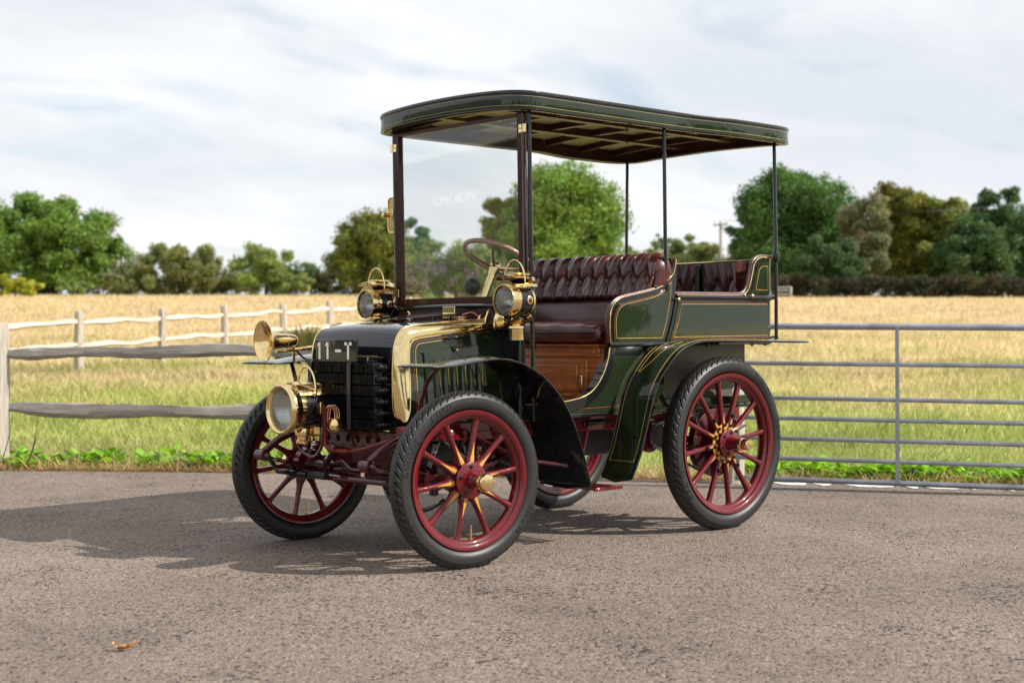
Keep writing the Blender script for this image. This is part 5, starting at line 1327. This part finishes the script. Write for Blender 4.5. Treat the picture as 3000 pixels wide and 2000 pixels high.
# cushion
mb = MB()
def cushion(u, v):
    a = u * 2 * PI; # rounded box cross section along x-z, swept in y with rounded ends
    yy = (2 * v - 1) * .472; e_ = min(1, (1 - abs(2 * v - 1)) / .10); k = (1 - (1 - e_) ** 2) ** .5 if e_ < 1 else 1
    ca, sa = math.cos(a), math.sin(a); sx = abs(ca) ** .45 * (1 if ca > 0 else -1); sz = abs(sa) ** .5 * (1 if sa > 0 else -1)
    puff = .014 * math.cos(yy * 3.0) * (1 if sz > 0 else 0) * abs(sa)
    wr = .0025 * math.sin(yy * 37 + a * 3) * k
    return V((1.155 + .200 * sx * (.9 + .1 * k), yy, .994 + (.050 * sz + puff) * (.25 + .75 * k) + wr))
mb.grid(cushion, 40, 60, cu=True); part(mb, 'seat_cushion', 'leather', fs, smooth=80)
mb = MB(); mb.tube([(.951, y, 1.004) for y in np.linspace(-.45, .45, 30)], .0035, 6); part(mb, 'cushion_piping', 'leather', fs)
MB().box((1.155, 0, .938), (.36, .92, .016)).build('seat_board', 'mahogany', fs)
# plain lower back pad
mb = MB(); mb.grid(lambda u, v: V((1.330 + .035 * (v) - .016 * math.sin(PI * min(1, max(0, v))) ** .5 - .010 * math.sin(PI * u) ** .3, -.47 + .94 * u, 1.03 + .16 * v)), 40, 12); part(mb, 'lower_back_pad', 'leather', fs, smooth=80)
for y in (-.43, .43, .40): MB().tube([(1.318, y, 1.04), (1.330, y, 1.17)], .002, 5).build('pad_piping', 'leather', fs)
# buttoned roll back: bottom edge, face leaning back, rolled over the top
Wb = 1.0; Hb = .235
def fsurf(a, v):
    y = -.505 + Wb * a
    ends = max(0, abs(a - .5) - .42) / .08       # wrap forward at the two ends
    if v < .72:
        t = v / .72; x = 1.322 + .055 * t; z = 1.175 + .175 * t; nn = V((-.95, 0, .30))
    else:
        t = .306 + (v - .72) / .28 * 2.75; x = 1.377 + .0305 - .032 * math.cos(t); z = 1.350 - .0096 + .032 * math.sin(t); nn = V((-math.cos(t), 0, math.sin(t)))
    sgn = -1 if a < .5 else 1
    x += -.030 * min(1, ends) ** 2 * (1 if v < .72 else .3); z -= .022 * min(1, ends) ** 2.2 * v; y -= sgn * .006 * ends
    nn = (nn.normalized() + V((0, sgn * .5, 0)) * min(1, ends) ** 2).normalized()
    return (x, y, z), nn
bk = backrest('backrest', fsurf, Wb, Hb, .0955, .029, 380, 90, fs, .02, .60, .34)
buttons(fsurf, Wb, .0955, .02, .60, .34, bk)
# rounded roll closing the near and far ends
for s in (-1, 1):
    mb = MB(); mb.sphere((1.398, s * .482, 1.312), 1, 28, sc=(.070, .048, .070)); mb.tube([(1.392, s * .492, 1.30), (1.375, s * .490, 1.25), (1.35, s * .482, 1.19)], [.052, .045, .034], 16); part(mb, 'end_roll', 'leather', fs, smooth=80)
mb = MB(); mb.grid(lambda u, v: V((1.432 + .012 * v, -.50 + 1.0 * u, .96 + .40 * v)), 20, 6); mb.grid(lambda u, v: V((1.448 + .012 * v, -.50 + 1.0 * u, .96 + .40 * v)), 20, 6); part(mb, 'seat_back_panel', 'green', fs)
MB().tube([(1.45, -.5, 1.365), (1.45, 0, 1.372), (1.45, .5, 1.365)], .008, 8).build('back_rail', 'black', fs)
# small rear-corner pads behind the near arm
rs = empty('rear_seat', car)
def rsurf(side):
    pth = cr2([(2.285, .03), (2.275, .20), (2.250, .33), (2.19, .415), (2.08, .445), (1.90, .450), (1.55, .450)], 10); Ls = [0]
    for (a, b), (c_, d_) in zip(pth, pth[1:]): Ls.append(Ls[-1] + math.hypot(c_ - a, d_ - b))
    def f(a, v):
        q = max(0, min(1, a)) * Ls[-1] * .9999; k = max(i for i in range(len(pth) - 1) if Ls[i] <= q); t = (q - Ls[k]) / (Ls[k + 1] - Ls[k])
        x = pth[k][0] + (pth[k + 1][0] - pth[k][0]) * t; y = pth[k][1] + (pth[k + 1][1] - pth[k][1]) * t
        tx, ty = pth[k + 1][0] - pth[k][0], pth[k + 1][1] - pth[k][1]; n_ = V((-ty, tx * 1.0, 0)).normalized(); n_ = V((n_.x, side * n_.y, .12))
        bl = 1 if x > 2.10 else max(0.0, 1 - (2.10 - x) / .10)
        return (x, side * y, 1.0 + (.195 + .185 * bl) * v), n_.normalized()
    return f
for s in (-1, 1):
    sf = rsurf(s); b = backrest('corner_backrest', sf, 1.1, .36, .115, .030, 260, 60, rs, .0, .74, .44); buttons(sf, 1.1, .115, 0, .74, .44, b)
MB().box((2.262, -.0, 1.20), (.02, .026, .36)).build('door_strap', 'black', rs, bevel=.004)
MB().box((2.225, -.0, 1.21), (.012, .014, .03)).build('door_latch', 'brass', rs, bevel=.003)
for s in (-1, 1):
    mb = MB(); mb.box((1.93, s * .30, 1.035), (.42, .28, .10)); part(mb, 'rear_cushion', 'leather', rs, bevel=.025)
# ---------------------------------------------------------------- radiator of gilled tubes
rad = empty('radiator', car)
for r in range(6):
    z = .855 - .050 * r
    for q, x in ((0, -.205), (1, -.125)):
        pts = [(x, y, z) for y in np.linspace(-.262, .235, 2)]
        o = MB().tube(pts, .011, 10).build('tube_row', 'blackmetal', rad)
        mb = MB(); n_g = 49
        for k in range(n_g):
            y = -.265 + .50 * k / (n_g - 1); w = random.uniform(-.0012, .0012); tw = random.uniform(-.05, .05)
            mb.box((x, y, z + w), (.044 + w, .0018, .0435 + w * 2), Matrix.Rotation(random.uniform(-.09, .09), 3, 'Z') @ Matrix.Rotation(random.uniform(-.05, .05), 3, 'X'))
        part(mb, 'gills', 'blackmetal', o, smooth=0, weld=False)
    # U bend at the near end
    mb = MB(); arc = [(-.165 + .04 * math.cos(a), -.262 - .016 * math.sin(a), z) for a in np.linspace(0, PI, 11)]
    mb.tube(arc, .0105, 10)
    for (x, y, z_) in arc: 
        d = V((x + .165, (y + .262) * 2.5, 0)); t = V((-d.y, d.x, 0)) if d.length > 1e-6 else V((1, 0, 0))
        mb.lathe([(-.0013, .018), (.0013, .018)], (x, y, z_), t.normalized(), 10)
    part(mb, 'u_bend', 'blackmetal', rad, smooth=0, weld=False)
for y in (-.085, .215):
    mb = MB(); mb.box((-.232, y, .73), (.004, .026, .30)); mb.box((-.215, y, .884), (.036, .026, .006)); part(mb, 'strap', 'strap', rad)
MB().box((-.165, 0, .886), (.10, .47, .006)).build('top_plate', 'blackmetal', rad)
for (x, y) in ((-.18, -.02), (-.18, -.155), (-.18, .12)): MB().tube([(x, y, .88), (x, y, .90)], .006, 8).build('union', 'brass', rad)
mb = MB(); mb.box((-.06, 0, .74), (.01, .50, .32)); part(mb, 'core_back', 'blackmetal', rad)
# number plate
npl = empty('number_plate', car)
MB().box((-.243, -.012, .930), (.008, .312, .098)).build('plate', 'black', npl, bevel=.002)
mb = MB()
def glyph(kind, cy):
    h = .076; t = .013; X_ = -.2475
    B = lambda y, z, sy, sz: mb.box((X_ - .001, cy - y, .929 + z), (.002, sy, sz))       # y measured to the viewer's right
    if kind == '1':
        B(0, 0, t, h); mb.add([(X_ - .002, cy + .0065, .929 + .038), (X_ - .002, cy + .017, .929 + .026), (X_ - .002, cy + .017, .929 + .018), (X_ - .002, cy + .0065, .929 + .027)], [(0, 1, 2, 3)])
    if kind == '-': B(0, 0, .044, .012)
    if kind == 'T': B(0, 0, t, h); B(0, h / 2 - .0065, .052, .013)
for k_, cy in (('1', .112), ('1', .050), ('-', -.030), ('T', -.105)): mb = MB(); glyph(k_, cy); part(mb, 'number_letter', 'white', npl, smooth=0)
for y in (.135, -.158):
    for z in (.972, .888): MB().sphere((-.248, y, z), .0055, 8).build('plate_screw', 'iron', npl)

# ---------------------------------------------------------------- lamps
def lamp(name, c, R, L, body_k, big=False):
    c = V(c); root = empty(name, car)
    ax = V((1, 0, 0))
    rg = MB()
    if big: rg.lathe([(.045, R * .86), (.045, R * .93), (.030, R * .95), (.020, R * .99), (.006, R), (-.006, R * .97), (-.012, R * .90), (-.006, R * .82), (.004, R * .80), (.012, R * .80)], c, ax, 56, caps=False)
    else: rg.lathe([(.036, R * .92), (.036, R * .97), (.028, R * .99), (.004, R), (-.004, R * .985), (-.005, R * .955), (.004, R * .945)], c, ax, 48, caps=False)
    part(rg, 'lens_rim', 'brass', root, smooth=50)
    MB().lathe([(.006, .001), (.006, R * (.84 if big else .95))], c, ax, 48, caps=False).build('lens', 'lens', root, 0)
    MB().lathe([(.010, R * (.83 if big else .92)), (.03, R * .80), (.065, R * .55), (.08, R * .25), (.083, .001)], c, ax, 48, caps=False).build('reflector', 'silver', root, 60)
    MB().tube([c + V((.055, 0, -R * .3)), c + V((.045, 0, -R * .05))], R * .05, 8).build('burner', 'brass', root)
    b0 = .045 if big else .034
    MB().lathe([(b0, R * body_k * 1.03), (b0 + (.03 if big else .016), R * body_k * 1.03), (b0 + (.031 if big else .017), R * body_k)], c, ax, 48, caps=False).build('brass_band', 'brass', root)
    MB().lathe([(b0 + (.031 if big else .017), R * body_k), (L - .01, R * body_k), (L, R * body_k * .96), (L + .004, R * body_k * .6), (L + .006, .001)], c, ax, 48, caps=False).build('lamp_body', 'black', root, 40)
    MB().lathe([(L - .012, R * body_k * 1.02), (L - .004, R * body_k * 1.03), (L, R * body_k * 1.0)], c, ax, 48, caps=False).build('rear_band', 'brass', root)
    return root
# big acetylene headlamp
c = V((-.478, .08, .674)); R = .1145
hl = lamp('headlamp', c, R, .27, .80, True)
# chimney: a half-barrel on top with a pierced front plate
cz0 = c.z + .035; Rc = .085
def barrel(u, v):
    a = math.radians(18 + 144 * v); return V((c.x + .045 + .235 * u, c.y + Rc * math.cos(a), cz0 + Rc * math.sin(a)))
mb = MB(); mb.grid(barrel, 12, 20); part(mb, 'chimney', 'brass', hl, smooth=60)
for x in (.045, .28):
    mb = MB(); pts = [(Rc * math.cos(math.radians(18 + 144 * k / 16)), cz0 + Rc * math.sin(math.radians(18 + 144 * k / 16))) for k in range(17)]
    mb.prism(pts, lambda a, b: (c.x + x, c.y + a, b), lambda a, b: (c.x + x + .003, c.y + a, b)); part(mb, 'chimney_plate', 'brass', hl)
for k in range(19):
    a = math.radians(24 + 132 * k / 18); MB().lathe([(0, .0028), (.001, .0028)], (c.x + .0448, c.y + Rc * .90 * math.cos(a), cz0 + Rc * .90 * math.sin(a)), (-1, 0, 0), 8).build('vent_hole', 'iron', hl, 0)
mb = MB(); mb.grid(lambda u, v: V((c.x + .0435, c.y + .002 + .024 * v * math.cos(2 * PI * u), cz0 + .045 + .012 * v * math.sin(2 * PI * u))), 20, 3, cu=True); part(mb, 'oval_badge', 'copper', hl)
MB().lathe([(0, .010), (.014, .010), (.015, .007), (.004, .007)], (c.x + .12, c.y - .075, cz0 + .028), (0, -1, .15), 14).build('side_vent', 'brass', hl)
hd = [(c.x + .135, c.y + .072 * math.cos(a), cz0 + .045 + .105 * math.sin(a)) for a in np.linspace(-.25, PI + .25, 26)]
MB().tube(hd, .0052, 10).build('carrying_handle', 'brass', hl)
MB().tube([(c.x + .14, c.y - .07, cz0 + .02), (c.x + .05, c.y + .02, cz0 + .082)], .004, 6).build('handle_brace', 'brass', hl)
# burner cup below
for (x, y, z, pr) in ((.115, .0, -.088, [(0, .034), (.006, .036), (.03, .034), (.034, .027), (.05, .026), (.055, .031), (.066, .031), (.070, .02)]), (.20, .0, -.085, [(0, .05), (.03, .05), (.04, .04), (.06, .038), (.066, .02)])):
    MB().lathe(pr, (c.x + x, c.y + y, c.z + z), (0, 0, -1), 28).build('burner_cup', 'brass', hl)
MB().lathe([(0, .008), (.01, .012), (.02, .008)], (c.x + .10, c.y - .03, c.z - .15), (0, -1, 0), 12).build('thumb_screw', 'brass', hl)
# globe of the gas valve on the near side
MB().sphere((c.x + .205, c.y - .115, c.z - .075), .037, 24).build('gas_globe', 'brass', hl)
MB().tube([(c.x + .205, c.y - .155, c.z - .060), (c.x + .205, c.y - .075, c.z - .060)], .011, 10).build('globe_band', 'brass', hl)
for q in (-.012, .0, .012):
    MB().tube(cr([(c.x + .175 + q, c.y - .095, c.z - .07), (c.x + .180 + q, c.y - .10, c.z - .005), (c.x + .195 + q, c.y - .11, c.z + .012), (c.x + .215 + q, c.y - .118, c.z - .01), (c.x + .215 + q, c.y - .118, c.z - .05)], 5), .005, 8).build('valve_pipe', 'copper', hl)
MB().box((c.x + .148, c.y - .097, c.z + .004), (.026, .016, .05)).build('side_lug', 'brass', hl, bevel=.003)
# forked bracket
fk = [(c.x + .150, c.y - .105, c.z + .02), (c.x + .150, c.y - .105, c.z - .115)] + [tuple(p) for p in cr([(c.x + .150, c.y - .105, c.z - .115), (c.x + .150, c.y - .09, c.z - .17), (c.x + .152, c.y - .03, c.z - .215), (c.x + .152, c.y + .05, c.z - .20), (c.x + .150, c.y + .10, c.z - .15), (c.x + .15, c.y + .105, c.z - .04)], 7)]
MB().tube(fk, .0075, 10).build('lamp_fork', 'darkred', hl)
rb_ = cr([(c.x + .158, c.y - .108, c.z + .00), (c.x + .158, c.y - .108, c.z - .12), (c.x + .16, c.y - .115, c.z - .165), (c.x + .18, c.y - .16, c.z - .182), (c.x + .22, c.y - .28, c.z - .175), (c.x + .30, -.37, .555)], 7)
MB().tube(rb_, .0095, 10).build('lamp_bracket', 'red', hl)

for s in (-1, 1):
    c = V((.312, s * .511, 1.150)); R = .072
    sl = lamp('side_lamp', c, R, .135, .92)
    # vented hood
    mb = MB()
    def hood(u, v):
        a = math.radians(25 + 130 * v); rr = .070 + .012 * (1 - v) * 0; return V((c.x + .012 + .13 * u, c.y + .072 * math.cos(a) * (1 + .1 * u), c.z + .030 + .062 * math.sin(a) + (.006 if u > .5 else 0)))
    mb.grid(hood, 8, 16); part(mb, 'hood', 'brass', sl, smooth=60)
    mb = MB(); pts = [(.070 * math.cos(math.radians(20 + 140 * k / 14)), c.z + .030 + .060 * math.sin(math.radians(20 + 140 * k / 14))) for k in range(15)] + [(-.05, c.z + .038), (.05, c.z + .038)]
    mb.prism(pts[:15], lambda a, b: (c.x + .010, c.y + a, b), lambda a, b: (c.x + .013, c.y + a, b)); part(mb, 'hood_front', 'brass', sl)
    for k in range(15):
        a = math.radians(30 + 120 * k / 14); MB().lathe([(0, .002), (.001, .002)], (c.x + .0098, c.y + .060 * math.cos(a), c.z + .030 + .052 * math.sin(a)), (-1, 0, 0), 6).build('vent_hole', 'iron', sl, 0)
    mb = MB(); mb.grid(lambda u, v: V((c.x - .004 + .145 * u, c.y - .062 + .124 * v, c.z + .096 + .016 * math.sin(PI * v) + .004 * math.sin(PI * u))), 6, 10); mb.grid(lambda u, v: V((c.x - .004 + .145 * u, c.y - .062 + .124 * v, c.z + .090 + .012 * math.sin(PI * v))), 6, 10); part(mb, 'hood_cap', 'brass', sl, smooth=50)
    MB().box((c.x + .085, c.y, c.z + .118), (.09, .075, .010)).build('cap_plate', 'brass', sl, bevel=.003)
    MB().tube([(c.x + .066, c.y + .068 * math.cos(a), c.z + .085 + .096 * math.sin(a)) for a in np.linspace(-.1, PI + .1, 26)], .0038, 8).build('carrying_handle', 'brass', sl)
    MB().lathe([(0, .018), (.004, .018), (.006, .014)], (c.x + .098, c.y - R * .90, c.z), (0, -1, 0), 20).build('jewel_rim', 'brass', sl)
    MB().sphere((c.x + .098, c.y - R * .93, c.z), .0125, 14, sc=(1, .7, 1)).build('jewel', 'jewel', sl)
    # wing plate, neck and oil reservoir
    mb = MB(); mb.grid(lambda u, v: V((c.x + .02 + .14 * u, c.y - .055 + .11 * v, c.z - .088 - .028 * math.sin(PI * v) * (1 - .3 * u) + .02 * (2 * u - 1) ** 2)), 10, 10); part(mb, 'wing_plate', 'brass', sl, smooth=60)
    MB().lathe([(0, .022), (.012, .026), (.022, .018), (.034, .018), (.038, .034), (.046, .036), (.052, .034), (.10, .034), (.103, .030)], (c.x + .076, c.y, c.z - .078), (0, 0, -1), 32).build('oil_reservoir', 'brass', sl, 30)
    MB().lathe([(0, .008), (.016, .008), (.018, .011), (.024, .010)], (c.x + .115, c.y - .03, c.z - .080), (.4, -.6, .5), 12).build('filler_screw', 'brass', sl)
    MB().tube([(c.x + .13, c.y - s * -.0, c.z + .07), (.494, s * .505, c.z + .08)], .008, 8).build('lamp_bracket', 'brass', sl)
    MB().lathe([(-.022, .0125), (.022, .0125)], (.497, s * .500, c.z + .085), (0, 0, 1), 16).build('post_clamp', 'brass', sl)
    MB().tube([(c.x + .09, c.y, c.z - .07), (.494, s * .505, c.z - .042)], .008, 8).build('lamp_bracket', 'black', sl)

# ---------------------------------------------------------------- horn on the far mudguard
hn = empty('horn', car); a0 = V((-.298, .50, .971)); ad_ = V((1, -.10, .02)).normalized()
bell = [(0, .096), (.002, .098), (.004, .0955), (.012, .078), (.025, .060), (.045, .046), (.07, .038), (.10, .034), (.14, .031), (.165, .027), (.178, .018), (.181, .001)]
mb = MB(); mb.lathe(bell, a0, ad_, 56, caps=False); mb.lathe([(.003, .094), (.012, .074), (.025, .056), (.045, .042), (.07, .034), (.071, .001)], a0, ad_, 56, caps=False); part(mb, 'bell', 'brass', hn, smooth=60)
MB().lathe([(-.001, .0965), (.002, .099), (.005, .0965)], a0, ad_, 56, caps=False).build('bell_rim', 'brass', hn)
MB().lathe([(.118, .033), (.120, .0345), (.122, .033)], a0, ad_, 32, caps=False).build('bell_band', 'brass', hn)
MB().tube(cr([(-.21, .52, .922), (-.12, .50, .930), (-.02, .47, .940), (.05, .44, .945), (.12, .40, .94)], 5), .0085, 10).build('horn_tube', 'brass', hn)
MB().lathe([(-.02, .011), (.02, .011)], (-.05, .475, .937), (1, -.25, .08), 12).build('tube_ferrule', 'brass_pale', hn)
MB().tube([(-.125, .50, .945), (-.118, .51, .875)], .006, 8).build('horn_bracket', 'brass', hn)
MB().tube(cr([(-.115, .50, .93), (-.09, .50, .905), (-.06, .50, .885), (-.03, .50, .880)], 5), .005, 8).build('horn_bracket', 'black', hn)

# ---------------------------------------------------------------- rear-view mirror on the far post
mr_ = empty('mirror', car)
poly = rrect(.115, .178, .022)
mb = MB(); mb.prism(poly, lambda a, b: (.514, .524 + a, 1.606 + b), lambda a, b: (.526, .524 + a, 1.606 + b)); part(mb, 'mirror_back', 'brass', mr_, bevel=.003)
MB().tube([(.512, .524 + a, 1.606 + b) for a, b in poly], .0042, 8, closed=True).build('mirror_rim', 'brass', mr_)
MB().lathe([(0, .034), (.004, .032), (.010, .022), (.016, .014), (.05, .012), (.06, .014), (.064, .008)], (.508, .532, 1.604), (-1, .25, 0), 24).build('swivel', 'brass', mr_)
MB().box((.474, .490, 1.607), (.03, .022, .045)).build('post_clamp', 'brass', mr_, bevel=.003)

# ---------------------------------------------------------------- steering and controls
st_ = empty('steering_gear', car); C0 = V((.925, .20, 1.385)); nv_ = V((.456, 0, .89)).normalized()
e1 = V((0, 1, 0)); e2 = nv_.cross(e1)
MB().tube([C0 + (e1 * math.cos(a) + e2 * math.sin(a)) * .185 for a in np.linspace(0, 2 * PI, 48, endpoint=False)], .0135, 12, closed=True).build('wheel_rim', 'rimwood', st_)
for k in range(4):
    a = math.radians(35 + 90 * k); d = e1 * math.cos(a) + e2 * math.sin(a)
    MB().tube([C0 - nv_ * .055 + d * .02, C0 - nv_ * .040 + d * .09, C0 - nv_ * .008 + d * .178], [.010, .007, .006], 8).build('wheel_spoke', 'brass_pale', st_)
MB().lathe([(-.10, .02), (-.07, .026), (-.05, .030), (-.03, .022), (-.02, .008)], C0, nv_, 20).build('wheel_boss', 'brass_pale', st_)
MB().tube([C0 - nv_ * .09, C0 - nv_ * .30, C0 - nv_ * .80], [.019, .021, .021], 18).build('column', 'brass_pale', st_)
MB().sphere(C0 - nv_ * .16 + V((-.02, .10, .0)), .045, 16).build('bulb', 'rubber', st_)
for (x, y, h) in ((.72, -.02, 1.19), (.74, .33, 1.18)):
    MB().tube([(x, y, .64), (x + .02, y, h - .06)], .009, 8).build('lever', 'brass_pale', st_)
    MB().tube([(x + .02, y, h - .06), (x + .025, y, h)], [.012, .013], 10).build('lever_grip', 'brass_pale', st_)
